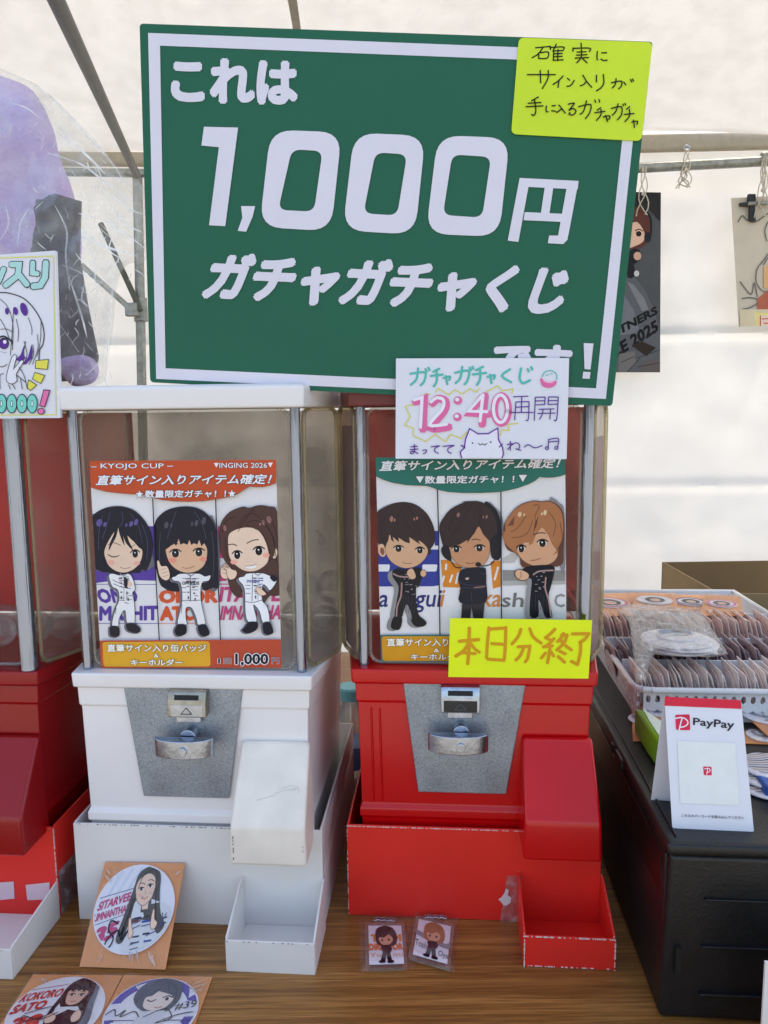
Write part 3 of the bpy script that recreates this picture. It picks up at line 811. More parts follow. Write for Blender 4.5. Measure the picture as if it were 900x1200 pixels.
# ------------------------------------------------------------------ lime note
NP = Plane(SP.o + SP.n * .0022, SP.n)
nt_ = thing_at('handwritten_note', NP, (680, 160), 'lime yellow card with black handwriting on the top right sign corner', 'note')
sheet('card', NP, [(608, 44), (765, 49.5), (751.8, 165.3), (599, 157)], .0012, M_YCARD, nt_, r=7)
A = Art(NP, 590, 30, 5, lift=.0004)
NOTE = [[(188,130),(270,122)],[(232,127),(205,165),(168,188)],[(208,158),(206,192)],[(206,160),(262,155),(256,190),(208,192)],
 [(275,120),(275,140)],[(272,128),(350,125),(352,140)],[(310,108),(290,150)],[(295,145),(292,205)],[(320,140),(318,205)],[(298,148),(350,146)],[(298,165),(345,163)],[(298,182),(345,180)],[(292,203),(350,200)],
 [(455,102),(456,125)],[(408,130),(407,150)],[(408,133),(505,132),(503,152)],[(430,155),(485,153)],[(428,173),(490,170)],[(420,190),(500,187)],[(457,140),(455,185),(430,218)],[(460,190),(490,218)],
 [(550,150),(548,190),(553,200)],[(575,160),(605,158)],[(572,195),(585,204),(608,202)],
 [(140,287),(305,287)],[(215,262),(218,335)],[(262,262),(260,310),(228,368)],[(350,295),(320,325),(290,345)],[(325,322),(320,362)],[(375,308),(388,320)],[(372,355),(395,350),(415,320)],
 [(465,290),(490,330),(518,362)],[(487,325),(470,345),(450,352)],[(545,290),(545,330)],[(585,285),(588,335),(570,365),(545,382)],[(632,335),(690,325),(690,355),(675,370)],[(660,310),(655,345),(638,365)],[(705,330),(718,348)],[(745,315),(752,330)],[(757,312),(763,325)],
 [(205,418),(165,440)],[(145,455),(220,450)],[(132,475),(232,470)],[(182,435),(190,495),(180,525),(165,520)],[(252,470),(250,500),(262,505)],[(285,470),(305,468)],[(282,498),(308,502)],[(325,465),(345,490),(362,512)],[(340,488),(312,510)],
 [(380,460),(415,455),(385,495),(405,485),(425,500),(410,522),(385,520),(390,508)],[(440,475),(510,462),(505,510),(480,545)],[(487,440),(470,500),(448,520)],[(535,435),(540,450)],[(560,432),(563,448)],
 [(570,480),(550,495)],[(535,510),(595,502)],[(572,490),(570,525),(545,555)],[(585,535),(620,528),(622,545),(605,550)],[(598,525),(610,562)],[(632,485),(690,475),(692,520),(668,552)],[(672,458),(660,500),(638,525)],[(700,460),(703,470)],[(712,455),(716,465)],
 [(740,475),(720,490)],[(708,520),(765,515)],[(738,490),(738,530),(712,562)],[(752,565),(785,560),(782,580)],[(762,552),(768,597)]]
A.strokes(NOTE, 7.5, (28, 34, 22))
A.build('handwriting', nt_)

# ------------------------------------------------------------------ 12:40 paper, hung over the sign's lower edge
PP = vplane(0.9175)
pp = thing_at('reopening_notice', PP, (566, 538), 'white notice with pink 12:40 and a drawn cat below the green sign', 'notice')
sheet('paper', PP, [(464, 420), (667, 419.5), (664, 538), (463.5, 537.5)], .0022, M_PAPER, pp, r=1)
A = Art(PP, 455, 410, 4.0909, lift=.0004)
TEAL, PINK, YEL, PUR = (84, 190, 178), (232, 110, 166), (226, 214, 88), (96, 52, 148)
A.strokes([[(105,115),(175,108),(172,150),(155,170)],[(143,88),(135,140),(108,168)],[(178,92),(185,105)],[(192,85),(198,98)],[(245,90),(215,105)],[(203,125),(262,118)],[(232,100),(232,150),(218,175)],[(265,135),(295,128),(292,145)],[(275,125),(283,165)],
 [(320,110),(385,100),(380,145),(365,165)],[(355,80),(345,135),(322,160)],[(390,85),(396,98)],[(404,80),(408,92)],[(455,80),(420,98)],[(405,118),(470,110)],[(440,92),(440,140),(425,168)],[(475,130),(510,122),(505,140)],[(488,118),(495,160)],
 [(585,92),(545,125),(590,155)],[(637,88),(630,135),(645,160),(680,145)],[(668,92),(674,104)],[(685,82),(690,95)]], 11, TEAL)
A.rib([(738,128),(752,106),(782,100),(806,116),(808,142)], 5, TEAL); A.rib([(756,124),(768,118)], 4, TEAL); A.rib([(776,116),(786,114)], 4, TEAL)
A.poly([(730,135),(765,152),(805,148),(800,170),(770,182),(738,172)], PINK, 4); A.poly([(740,140),(768,152),(798,146),(785,158),(755,156)], (246, 190, 214), 3)
for t in ([(178,208),(200,214)],[(225,205),(238,184),(290,215),(320,190),(355,212),(390,186),(420,202),(438,184)],[(470,202),(525,172),(545,196),(598,188),(592,210)],[(125,262),(82,270),(105,320),(78,360),(120,376),(118,410),(180,440),(225,405),(275,440),(300,405),(350,425),(375,395)],[(620,352),(572,358),(580,386),(545,383),(538,410)]): A.rib(t, 5, YEL, 0)
for q, cl in (([(122,242),(166,226),(160,375)], 0), ([(205,250),(232,226),(268,238),(262,285),(200,366),(286,362)], 0), ([(447,218),(385,296),(478,300)], 0), ([(458,210),(444,350)], 0)):
    A.rib([(a + 6, b + 8) for a, b in q], 36, PINK, 0 if len(q) < 4 else 4)
n0 = [(538 + 34 * cos(2 * pi * k / 20), 282 + 66 * sin(2 * pi * k / 20)) for k in range(20)]
A.rib([(a + 4, b + 4) for a, b in n0], 34, PINK, 0, True)
for c in ((334, 243), (332, 322)): A.ell(c[0], c[1], 20, 20, PINK)
for q in ([(122,240),(162,228),(154,372)], [(204,250),(232,230),(264,240),(258,285),(198,360),(280,356)], [(447,222),(385,294),(474,296)], [(454,215),(440,342)]): A.rib(q, 15, (240, 238, 246), 0 if len(q) < 4 else 4)
A.rib(n0, 15, (240, 238, 246), 0, True)
for c in ((330, 238), (328, 318)): A.ell(c[0], c[1], 10, 9, (240, 238, 246))
A.strokes([[(600,225),(670,222)],[(612,250),(606,335)],[(612,250),(675,248)],[(675,248),(672,330),(660,338)],[(640,225),(638,300)],[(612,275),(672,272)],[(585,300),(695,300)],
 [(705,228),(700,338)],[(705,228),(752,226)],[(752,226),(750,262)],[(708,264),(750,262)],[(706,245),(750,244)],[(768,226),(766,262)],[(766,262),(812,260)],[(768,226),(815,226)],[(815,226),(808,330),(795,338)],[(768,244),(812,243)],[(722,285),(795,283)],[(716,305),(800,303)],[(742,285),(738,310),(726,332)],[(778,283),(775,332)]], 5, PUR, 3)
A.poly([(350,518),(346,490),(362,470),(368,430),(388,380),(432,404),(480,402),(524,376),(528,430),(546,470),(552,496),(545,518)], (240, 226, 244))
A.poly([(362,518),(360,490),(374,466),(380,430),(394,400),(430,414),(484,412),(514,394),(518,430),(534,470),(538,496),(532,518)], (232, 232, 244))
A.rib([(352,518),(345,490),(365,470),(370,430),(390,378),(430,403),(480,402),(525,375),(528,430),(548,470),(552,500),(545,518)], 6, PUR, 0)
A.rib([(350,458),(368,470)], 6, PUR); A.rib([(546,452),(532,466)], 6, PUR)
A.ell(404, 447, 4, 4, (20, 16, 30)); A.ell(491, 442, 4, 4, (20, 16, 30)); A.rib([(432,448),(442,456),(452,450),(462,456),(473,448)], 4, (20, 16, 30))
A.strokes([[(108,465),(140,462)],[(105,478),(142,476)],[(125,453),(125,488),(112,498),(106,490),(122,486),(142,498)],[(165,482),(182,480),(180,492),(168,498)],[(205,465),(245,460),(224,472),(224,488),(240,496)],[(262,463),(315,458),(287,472),(288,490),(302,495)],
 [(585,438),(585,482)],[(570,455),(595,450),(572,478)],[(592,456),(614,445),(630,458),(624,476),(610,474),(636,482)],[(652,466),(672,455),(704,470),(738,458)],[(770,430),(766,470)],[(768,430),(815,425),(812,465)],[(768,442),(814,438)]], 5, PUR)
for c in ((761, 471), (806, 470)): A.rib([(c[0] + 8 * cos(k), c[1] + 7 * sin(k)) for k in range(7)], 5, PUR)
A.build('handwriting', pp)

# ------------------------------------------------------------------ sold-out paper taped on the red machine
YP = vplane(0.9335)
yp = thing_at('soldout_notice', YP, (606, 794), 'fluorescent yellow paper with orange brush lettering on the red machine', 'notice')
sheet('paper', YP, [(527.5, 724.5), (694, 726.8), (689.6, 795.3), (525.3, 793.3)], .0012, M_YPAPER, yp)
ORB = (222, 158, 34)
A = Art(YP, 450, 520, 2, lift=.0004)
for t, w_ in (([(176,463),(222,459)], 8), ([(200,432),(199,480),(196,516)], 8), ([(198,466),(188,484),(168,498)], 8), ([(203,468),(212,480),(224,489)], 7), ([(184,490),(214,492)], 7)): A.rib(t, w_, ORB)
A.at(555, 650, 5.294)
A.strokes([[(95,452),(86,545),(80,640)],[(96,462),(202,455)],[(200,450),(197,560),(190,650)],[(112,552),(182,556)],[(88,648),(190,656)],[(293,462),(278,505),(238,555)],[(348,458),(368,508),(420,550)],[(275,572),(352,568)],[(350,568),(336,640),(320,666)],[(310,580),(290,625),(262,655)],
 [(505,462),(478,490),(446,515)],[(446,515),(488,535)],[(500,520),(460,560),(432,574)],[(432,572),(490,566)],[(475,565),(468,620),(458,672)],[(446,610),(420,642)],[(478,600),(498,630)],
 [(558,488),(545,515),(520,540)],[(545,500),(582,498)],[(580,500),(560,550),(515,592)],[(540,530),(565,560),(608,592)],[(535,600),(570,616)],[(525,632),(565,668)],
 [(612,492),(718,490)],[(716,490),(690,525),(658,545)],[(664,545),(662,610),(645,682)],[(645,682),(606,662)]], 19, ORB)
A.build('brush_lettering', yp)

# ================================================================== POSTERS IN THE TANKS
SK1, SK2, SK3 = (244, 212, 188), (236, 190, 156), (214, 160, 122)
NAVY, BRN, BR2 = (30, 30, 46), (88, 62, 56), (58, 42, 44)
WHT, LINE, SUITW = (242, 242, 248), (40, 36, 44), (246, 246, 250)
def eye(A, x, y, rx=24, ry=32, col=(46, 38, 40), wh=True, lash=1):
    if wh: A.ell(x, y, rx * 1.28, ry * 0.9, (246, 244, 244))
    A.ell(x, y, rx * 1.05, ry * 1.05, (22, 16, 20)); A.ell(x, y + ry * .35, rx * .6, ry * .45, col); A.ell(x - rx * .1, y - ry * .3, rx * .24, ry * .20, (250, 250, 250))
    A.rib([(x - rx * 1.75, y - ry * .35), (x - rx * .7, y - ry * 1.0), (x + rx * .6, y - ry * 1.05), (x + rx * 1.7, y - ry * .5)], 12, (22, 16, 20), 4, False, .35)
def suit_white(A, body, lines, shoes):
    A.poly([(a - 18, b + 12) for a, b in body], (120, 118, 130), 3)
    for s_ in shoes: A.poly([(a - 16, b + 8) for a, b in s_], (120, 118, 130), 3)
    A.poly(body, SUITW, 3); A.rib(body, 5, LINE, 3, True)
    for t in lines: A.rib(t, 5, (70, 68, 80), 3)
    cx = sum(p[0] for p in body) / len(body); ty = min(p[1] for p in body)
    for dx, dy, w, h, c in ((-44, 42, 34, 9, (50, 50, 66)), (8, 44, 40, 8, (60, 70, 140)), (-40, 62, 28, 7, (170, 60, 60)), (12, 64, 34, 7, (60, 60, 72)), (-38, 80, 26, 8, (70, 74, 90)), (10, 96, 30, 7, (60, 90, 160)), (-36, 112, 24, 6, (80, 80, 92)), (14, 120, 26, 7, (60, 60, 70)), (-30, 160, 18, 10, (90, 92, 104)), (20, 168, 22, 10, (70, 70, 84)), (-26, 200, 12, 26, (96, 98, 110)), (34, 215, 12, 26, (96, 98, 110))):
        A.poly([(cx + dx, ty + dy), (cx + dx + w, ty + dy - 1), (cx + dx + w, ty + dy + h), (cx + dx, ty + dy + h)], c)
    A.rib([(cx - 30, ty + 2), (cx, ty + 20), (cx + 34, ty + 2)], 8, (150, 150, 164), 3); A.rib([(cx + 2, ty + 22), (cx + 1, ty + 240)], 3, (120, 120, 134), 0)
    for s_ in shoes: A.poly(s_, (34, 34, 44), 3); A.rib(s_[:3], 4, (96, 98, 116), 3)
Q1 = [(104.8, 540.2), (323.3, 538.8), (330, 782.5), (118.6, 783)]
P1 = vplane(VW + .0265)
po1 = thing_at('racing_poster', P1, (224, 782), 'poster with orange header and three drawn women in white racing suits', 'poster', 'posters inside the capsule machines')
sheet('paper', P1, Q1, .0008, M_GPAPER, po1)
ORG = (204, 84, 50)
A = Art(P1, 100, 530, 7.5, lift=.0003, clip=Q1)
# name bands behind the figures
PU, OR, MG = (92, 62, 168), (226, 92, 50), (206, 74, 130)
A.poly([(540,650),(605,650),(622,1130),(300,1120),(90,1150),(80,1000)], PU); A.poly([(520,1030),(560,968),(592,965),(585,1010),(560,1030)], WHT)
A.rib([(95,1160),(620,1162)], 5, PU, 0); A.text('ONO', [(100,1198),(460,1196),(455,1325),(110,1328)], PU, bold=.05, shear=-.08); A.text('MASHIT', [(122,1350),(640,1346),(640,1480),(120,1484)], PU, bold=.05); A.rib([(115,1505),(640,1505)], 5, PU, 0)
A.text('OKOR', [(645,1208),(1165,1205),(1165,1325),(645,1330)], OR, bold=.06); A.text('ATO', [(655,1352),(985,1350),(985,1482),(655,1484)], OR, bold=.06); A.rib([(640,1505),(990,1505)], 4, OR, 0)
A.poly([(1165,650),(1290,650),(1290,830),(1240,930),(1168,930)], MG); A.poly([(1170,1040),(1230,1040),(1240,1130),(1172,1135)], MG); A.rib([(1175,1160),(1300,1160)], 8, MG, 0)
A.text('ITARVE', [(1180,1182),(1725,1176),(1722,1312),(1180,1318)], MG, bold=.04, shear=.04); A.text('IMNANTHA', [(1190,1350),(1725,1340),(1722,1470),(1190,1476)], MG, bold=.04, shear=.04)
A.build('name_lettering', po1)
# figure one
A.outl = (SK1, SK2, SK3, NAVY, BRN)
A.poly([(48,590),(90,540),(170,490),(260,470),(350,478),(440,515),(520,600),(560,700),(590,900),(560,1030),(70,1030)], (112, 112, 120), 3)
A.poly([(60,580),(125,512),(210,486),(310,480),(410,505),(500,575),(560,670),(590,790),(586,900),(560,990),(530,1040),(500,1030),(470,1060),(430,1055),(340,1075),(240,1062),(150,1050),(120,1035),(92,1022),(82,900),(70,750)], NAVY, 3)
A.poly([(165,880),(192,800),(245,710),(290,660),(340,700),(410,770),(470,815),(500,860),(500,910),(480,970),(430,1025),(360,1056),(290,1052),(220,1012),(185,955)], SK1, 3)
A.poly([(290,650),(272,740),(240,800),(205,868),(215,800),(250,720),(262,660)], NAVY, 2); A.poly([(290,655),(310,740),(345,820),(330,730),(360,800),(420,860),(380,780),(370,710),(440,800),(498,852),(470,740),(400,650),(320,620)], NAVY, 2)
A.ell(225, 970, 34, 22, (244, 186, 168)); A.ell(450, 975, 30, 20, (244, 186, 168))
A.rib([(200,812),(250,795),(310,818)], 5, (50, 40, 50)); A.rib([(405,830),(435,812)], 5, (50, 40, 50))
A.rib([(196,898),(245,920),(298,908)], 9, (26, 20, 30), 4, False, .4); eye(A, 438, 893, 24, 32)
A.rib([(305,1010),(345,1022),(395,1012)], 4, (150, 90, 80))
for c in ((122,620,26,34),(172,634,14,22),(360,640,9,16),(402,630,16,26),(446,614,17,30)): A.ell(*c, (104, 92, 156), .35)
for t in [[(150,560),(120,700),(115,860)],[(220,520),(190,640),(150,760)],[(400,540),(470,660),(500,800)],[(320,520),(330,600),(300,650)],[(500,640),(545,780),(540,940)]]: A.rib(t, 4, (84, 88, 124))
suit_white(A, [(205,1085),(240,1065),(300,1080),(385,1068),(420,1120),(438,1190),(430,1220),(415,1240),(432,1330),(436,1480),(425,1500),(365,1500),(352,1400),(330,1400),(295,1470),(290,1530),(232,1525),(262,1380),(295,1300),(285,1210),(235,1180)],
   [[(240,1120),(300,1150),(370,1170)],[(250,1155),(320,1185),(400,1200)],[(300,1100),(380,1095)],[(300,1130),(385,1125)],[(300,1280),(345,1282)],[(300,1300),(345,1302)],[(380,1260),(412,1262)],[(380,1295),(412,1297)],[(345,1320),(380,1330)],[(270,1370),(262,1420)],[(365,1220),(365,1300)]],
   [[(215,1540),(230,1525),(290,1532),(302,1590),(290,1620),(250,1622),(218,1605)],[(360,1505),(425,1500),(478,1540),(486,1565),(465,1588),(410,1582),(368,1560)]])
A.poly([(372,1130),(400,1140),(412,1175),(385,1180),(365,1160)], SK1, 3); A.poly([(340,1100),(372,1120),(368,1180),(345,1190)], (40, 38, 48), 2)
A.build('drawn_figure', po1)
# figure two
A.poly([(1090,560),(1150,640),(1178,800),(1178,1100),(1170,1190),(1100,1210),(1080,900)], (112, 112, 120), 3)
A.poly([(608,640),(650,560),(740,500),(880,476),(1000,498),(1085,560),(1140,650),(1160,800),(1165,1000),(1166,1180),(1120,1190),(1040,1215),(1010,1160),(860,1150),(830,1220),(740,1215),(690,1190),(655,1150),(620,1000),(606,800)], NAVY, 3)
A.poly([(712,800),(708,880),(738,965),(790,1022),(870,1057),(960,1052),(1035,1005),(1065,935),(1072,850),(1060,780),(900,740),(760,740)], SK2, 3)
A.poly([(690,860),(685,720),(760,600),(900,560),(1040,610),(1100,720),(1085,900),(1062,830),(1045,800),(1020,826),(1000,770),(985,812),(955,800),(930,815),(915,770),(898,812),(862,800),(835,812),(820,760),(800,822),(775,800),(742,830),(715,850)], NAVY, 0)
for c in ((712,640,18,30),(755,642,9,20),(938,630,9,18),(976,622,16,28),(1042,602,17,34)): A.ell(*c, (84, 84, 98), .2)
A.ell(765, 950, 34, 22, (246, 158, 140)); A.ell(1035, 940, 32, 22, (246, 158, 140))
A.rib([(760,815),(790,800),(820,805)], 5, LINE); eye(A, 792, 890, 30, 33); eye(A, 998, 880, 30, 33)
A.rib([(852,1010),(880,1020),(910,1018)], 4, (150, 90, 80)); A.rib([(905,1018),(935,1012),(958,998)], 4, (150, 90, 80))
for t in [[(660,700),(650,900),(670,1080)],[(1110,700),(1130,900),(1120,1100)],[(800,520),(760,620),(720,760)],[(960,520),(1030,640),(1060,760)]]: A.rib(t, 4, (84, 88, 112))
suit_white(A, [(790,1090),(820,1070),(870,1066),(1000,1066),(1050,1090),(1100,1080),(1085,1130),(1025,1150),(1015,1290),(1050,1460),(1052,1512),(990,1516),(975,1460),(935,1370),(885,1370),(885,1460),(890,1516),(810,1508),(830,1400),(850,1290),(835,1150),(775,1130),(760,1100)],
   [[(850,1110),(890,1110)],[(940,1110),(1000,1108)],[(940,1180),(990,1180)],[(940,1210),(990,1210)],[(850,1190),(885,1190)],[(850,1230),(885,1230)],[(920,1070),(922,1310)],[(850,1305),(1010,1300)],[(850,1340),(842,1410)],[(960,1260),(990,1262)]],
   [[(785,1560),(815,1512),(882,1516),(888,1585),(850,1612),(800,1608)],[(992,1522),(1055,1512),(1090,1575),(1082,1610),(1030,1616),(1000,1585)]])
A.box_text('OPTIMUS', 850, 1135, 1000, 1165, (40, 40, 50), bold=.03)
for q in ([(630,958),(648,955),(668,1000),(715,1000),(740,1055),(738,1110),(700,1126),(655,1090),(636,1020)], [(1260,950),(1245,985),(1215,985),(1190,1030),(1190,1080),(1215,1110),(1262,1100),(1266,990)]):
    A.poly(q, SK1, 3); A.rib(q, 4, (120, 80, 70), 3, True)
for t in [[(665,1035),(710,1020)],[(670,1065),(722,1048)],[(680,1095),(728,1080)],[(1200,1030),(1240,1035)],[(1198,1060),(1240,1065)]]: A.rib(t, 3, (150, 100, 86))
A.build('drawn_figure', po1)
# figure three
A.poly([(1182,700),(1198,610),(1270,525),(1380,480),(1440,490),(1520,468),(1610,478),(1690,535),(1720,1000),(1722,1220),(1690,1260),(1620,1260),(1560,1320),(1500,1150),(1400,1120),(1360,1270),(1290,1230),(1250,1100),(1290,1030),(1230,960),(1190,860)], BRN, 3)
A.poly([(1255,830),(1258,730),(1300,690),(1370,665),(1440,660),(1500,672),(1550,720),(1590,800),(1612,890),(1605,960),(1560,1010),(1490,1045),(1400,1042),(1320,992),(1268,925)], SK1, 3)
A.ell(1665, 890, 22, 44, SK1, .15); A.rib([(1660,870),(1672,890),(1662,915)], 4, (140, 90, 80))
A.poly([(1440,655),(1530,690),(1600,790),(1625,900),(1612,960),(1660,900),(1660,780),(1600,650),(1500,600),(1420,620)], BRN, 2)
A.ell(1305, 965, 30, 20, (248, 180, 158)); A.ell(1590, 905, 30, 22, (248, 180, 158))
A.rib([(1258,812),(1300,808),(1330,822)], 8, (60, 40, 38)); A.rib([(1420,800),(1470,775),(1520,768)], 8, (60, 40, 38))
eye(A, 1335, 903, 26, 34); eye(A, 1525, 868, 30, 36)
A.poly([(1408,1000),(1460,998),(1505,985),(1495,1015),(1450,1024),(1420,1018)], (250, 248, 246), 2); A.rib([(1408,1000),(1460,998),(1505,985)], 4, (140, 70, 60))
for c in ((1225,665,15,28),(1535,632,9,14),(1565,618,13,24),(1615,592,20,34)): A.ell(*c, (156, 112, 108), -.3)
for t in [[(1340,660),(1400,560),(1480,540),(1560,600)],[(1200,700),(1240,600),(1330,560)],[(1560,600),(1650,760),(1680,960)],[(1230,760),(1240,900),(1290,1000)],[(1600,560),(1670,680),(1700,860)],[(1490,500),(1440,540),(1340,700)]]: A.rib(t, 3.5, (52, 32, 34))
suit_white(A, [(1395,1090),(1420,1065),(1540,1060),(1600,1075),(1670,1110),(1680,1140),(1625,1215),(1590,1180),(1560,1170),(1555,1300),(1600,1360),(1620,1490),(1560,1500),(1530,1400),(1480,1340),(1490,1400),(1505,1490),(1430,1490),(1405,1400),(1398,1200),(1350,1130),(1352,1100)],
   [[(1410,1170),(1450,1170)],[(1480,1170),(1540,1168)],[(1410,1200),(1450,1200)],[(1480,1210),(1530,1210)],[(1470,1070),(1465,1310)],[(1410,1240),(1450,1240)],[(1490,1240),(1535,1238)],[(1400,1310),(1470,1320),(1550,1300)]],
   [[(1376,1560),(1400,1535),(1432,1492),(1508,1492),(1514,1545),(1470,1582),(1410,1590)],[(1562,1500),(1622,1492),(1650,1560),(1648,1592),(1600,1605),(1566,1580)]])
A.box_text('INGING', 1420, 1120, 1530, 1145, (70, 90, 170), bold=.02); A.poly([(1690,1110),(1650,1080),(1620,1100),(1660,1140)], (40, 38, 50), 2)
q = [(1240,1035),(1205,1010),(1210,1000),(1262,1020),(1225,985),(1235,980),(1290,1030),(1325,1040),(1332,1075),(1310,1110),(1270,1120),(1245,1085)]
A.poly(q, SK1, 2); A.rib(q, 4, (120, 80, 70), 2, True)
q = [(1500,1185),(1530,1190),(1575,1225),(1590,1250),(1540,1260),(1505,1225)]; A.poly(q, SK1, 2); A.rib(q, 4, (120, 80, 70), 2, True)
A.build('drawn_figure', po1)
# header, dividers, footer
A.rib([(592,410),(625,1200),(650,1650)], 10, (34, 34, 50), 0); A.rib([(1145,410),(1170,1200),(1188,1650)], 10, (34, 34, 50), 0)
hd = [(30,60),(1680,50),(1676,268),(1620,292),(1560,305),(1500,305),(1440,300),(1400,325),(1340,365),(1250,395),(1150,412),(1040,428),(900,434),(780,430),(680,420),(590,400),(545,380),(490,368),(400,368),(300,360),(180,345),(100,325),(38,304)]
A.poly(hd, ORG); A.rib(hd[2:], 2.5, (90, 60, 60), 0)
A.poly([(120,1655),(1730,1645),(1740,1900),(130,1900)], (198, 82, 56))
A.poly(round_quad([(150,1668), (1092,1662), (1100,1882), (160,1885)], 26), (232, 172, 52))
A.build('printed_band', po1)
DK = (34, 28, 40)
A.rib([(50,130),(100,130)], 10, DK, 0); A.rib([(52,129),(98,129)], 6, WHT, 0); A.rib([(718,124),(772,123)], 10, DK, 0); A.rib([(720,123),(770,122)], 6, WHT, 0)
A.box_text('KYOJO CUP', 133, 97, 690, 155, WHT, bold=.012, out=(DK, .035))
A.poly([(1130,94),(1172,94),(1152,135)], WHT); A.poly([(1604,92),(1648,91),(1626,134)], WHT)
A.box_text('INGING 2026', 1178, 92, 1598, 138, WHT, bold=.01, out=(DK, .035))
A.text('直筆サイン入りアイテム確定！', [(104,200),(1640,190),(1626,280),(98,292)], WHT, bold=.028, out=(DK, .035), shear=.012)
def star(x, y, r, c): A.poly([(x + (r if k % 2 == 0 else r * .42) * sin(pi * k / 5), y - (r if k % 2 == 0 else r * .42) * cos(pi * k / 5)) for k in range(10)], c)
star(476, 372, 44, DK); star(476, 371, 37, WHT); star(1288, 366, 44, DK); star(1288, 365, 37, WHT)
A.text('数量限定ガチャ！！', [(526,334),(1240,330),(1236,396),(522,402)], WHT, bold=.03, out=(DK, .04))
A.box_text('直筆サイン入り缶バッジ', 190, 1686, 1062, 1754, (250, 246, 232), bold=.03, out=(90, 60, 30) and ((86, 58, 34), .035))
A.box_text('&', 602, 1772, 644, 1804, (250, 246, 232), bold=.03, out=((86, 58, 34), .05))
A.box_text('キーホルダー', 398, 1818, 856, 1876, (250, 246, 232), bold=.03, out=((86, 58, 34), .035))
for s_, x0, y0, x1, y1 in (('1', 1166, 1812, 1184, 1856), ('回', 1216, 1808, 1282, 1860), ('1,000', 1316, 1768, 1610, 1880), ('円', 1640, 1804, 1702, 1860)):
    A.box_text(s_, x0, y0, x1, y1, (38, 36, 48), bold=.035 if len(s_) > 2 else 0.0, out=((244, 240, 240), .05 if len(s_) > 2 else .028))
A.build('lettering', po1)

# ---- second poster
Q2 = [(440.3, 536.0), (662.3, 536.5), (664.0, 776.5), (446.6, 776.5)]
P2 = vplane(VR + .0265)
po2 = thing_at('racing_poster', P2, (555, 776), 'poster with green header and three drawn men in black racing wear', 'poster', 'posters inside the capsule machines')
sheet('paper', P2, Q2, .0008, M_GPAPER, po2)
A = Art(P2, 435, 530, 7.5, lift=.0003, clip=Q2)
BLU, ORB2, GRY = (38, 58, 158), (232, 140, 40), (150, 148, 146)
A.poly([(545,690),(590,690),(592,820),(560,820)], BLU); A.poly([(52,850),(592,855),(594,1170),(540,1178),(60,1180)], BLU)
for x0, x1 in ((55, 165), (450, 582)): A.poly(round_quad([(x0, 986), (x1, 986), (x1 - 8, 1048), (x0, 1048)], 14), WHT)
A.box_text('a Sagui', 70, 1200, 610, 1410, (34, 44, 120), bold=.012, shear=.06)
A.poly([(612,945),(680,948),(790,1000),(800,1190),(632,1185)], ORB2); A.poly([(1050,960),(1138,950),(1138,1180),(1070,1200)], ORB2)
for t in [[(660,985),(655,1030)],[(640,1090),(615,1170)],[(712,1080),(692,1140)],[(765,1060),(745,1150)],[(1115,1010),(1085,1120)]]: A.rib(t, 17, WHT, 0)
A.box_text('i  Taka', 615, 1200, 1150, 1360, (222, 140, 70), bold=.012, shear=.06)
A.poly([(1160,930),(1230,890),(1300,900),(1260,970),(1155,975)], (200, 198, 194)); A.poly([(1155,1035),(1705,1040),(1706,1160),(1156,1172)], GRY); A.poly([(1155,1130),(1705,1130),(1706,1160),(1156,1172)], (186, 184, 182))
A.box_text('shi', 1150, 1235, 1395, 1362, (120, 118, 120), bold=.012, shear=.06); A.box_text('C', 1610, 1245, 1700, 1362, (150, 148, 150), bold=.012)
A.build('name_lettering', po2)
A.outl = (SK1, SK2, SK3, BR2, (226, 178, 142), (208, 150, 112), (222, 168, 132), (182, 118, 76))
def suit_black(A, body, strip, shoes=()):
    A.poly([(a - 40, b + 20) for a, b in body], (150, 148, 150), 3)
    for s_ in shoes: A.poly([(a - 36, b + 8) for a, b in s_], (140, 138, 142), 3)
    A.poly(body, (26, 26, 34), 3)
    for s_ in shoes: A.poly(s_, (22, 22, 28), 3)
    for t in strip: A.rib(t, 11, (222, 186, 180), 3); A.rib(t, 4, (130, 60, 60), 3)
    cx = sum(p[0] for p in body) / len(body); ty = min(p[1] for p in body)
    for dx, dy, w, h in ((-30, 60, 16, 6), (18, 64, 20, 6), (-26, 130, 18, 5), (10, 150, 22, 5), (20, 190, 16, 6), (-14, 210, 14, 6), (0, 96, 14, 8), (-40, 100, 12, 5)):
        A.poly([(cx + dx, ty + dy), (cx + dx + w, ty + dy - 2), (cx + dx + w, ty + dy + h - 2), (cx + dx, ty + dy + h)], (176, 178, 194))
    for k in range(5): A.rib([(cx - 50 + 24 * k, ty + 250 + 9 * (k % 2)), (cx - 44 + 24 * k, ty + 330), (cx - 52 + 26 * k, ty + 400)], 3, (66, 68, 86), 3)
A.poly([(40,540),(100,480),(190,448),(260,440),(350,450),(380,470),(300,470),(150,520),(60,600)], (150, 150, 158), 2)
A.poly([(48,540),(110,490),(200,450),(290,438),(390,460),(480,530),(535,620),(560,720),(552,800),(520,850),(490,900),(120,905),(70,830),(50,700)], BR2, 3)
A.ell(95, 862, 36, 58, SK2, -.2); A.ell(98, 870, 18, 34, (150, 90, 76), -.2)
A.poly([(122,850),(150,770),(168,720),(250,740),(330,745),(430,780),(495,845),(490,905),(450,962),(380,1006),(290,1018),(205,985),(148,925)], (226, 178, 142), 3)
A.poly([(120,850),(130,780),(165,715),(175,770),(200,790),(190,745),(245,790),(240,750),(300,790),(340,800),(335,745),(400,790),(430,810),(410,760),(470,810),(500,842),(530,760),(480,620),(300,560),(130,620),(100,760)], BR2, 0)
for c in ((178,586,15,26),(206,596,8,16),(378,588,8,12),(402,580,10,16)): A.ell(*c, (170, 120, 104), .1)
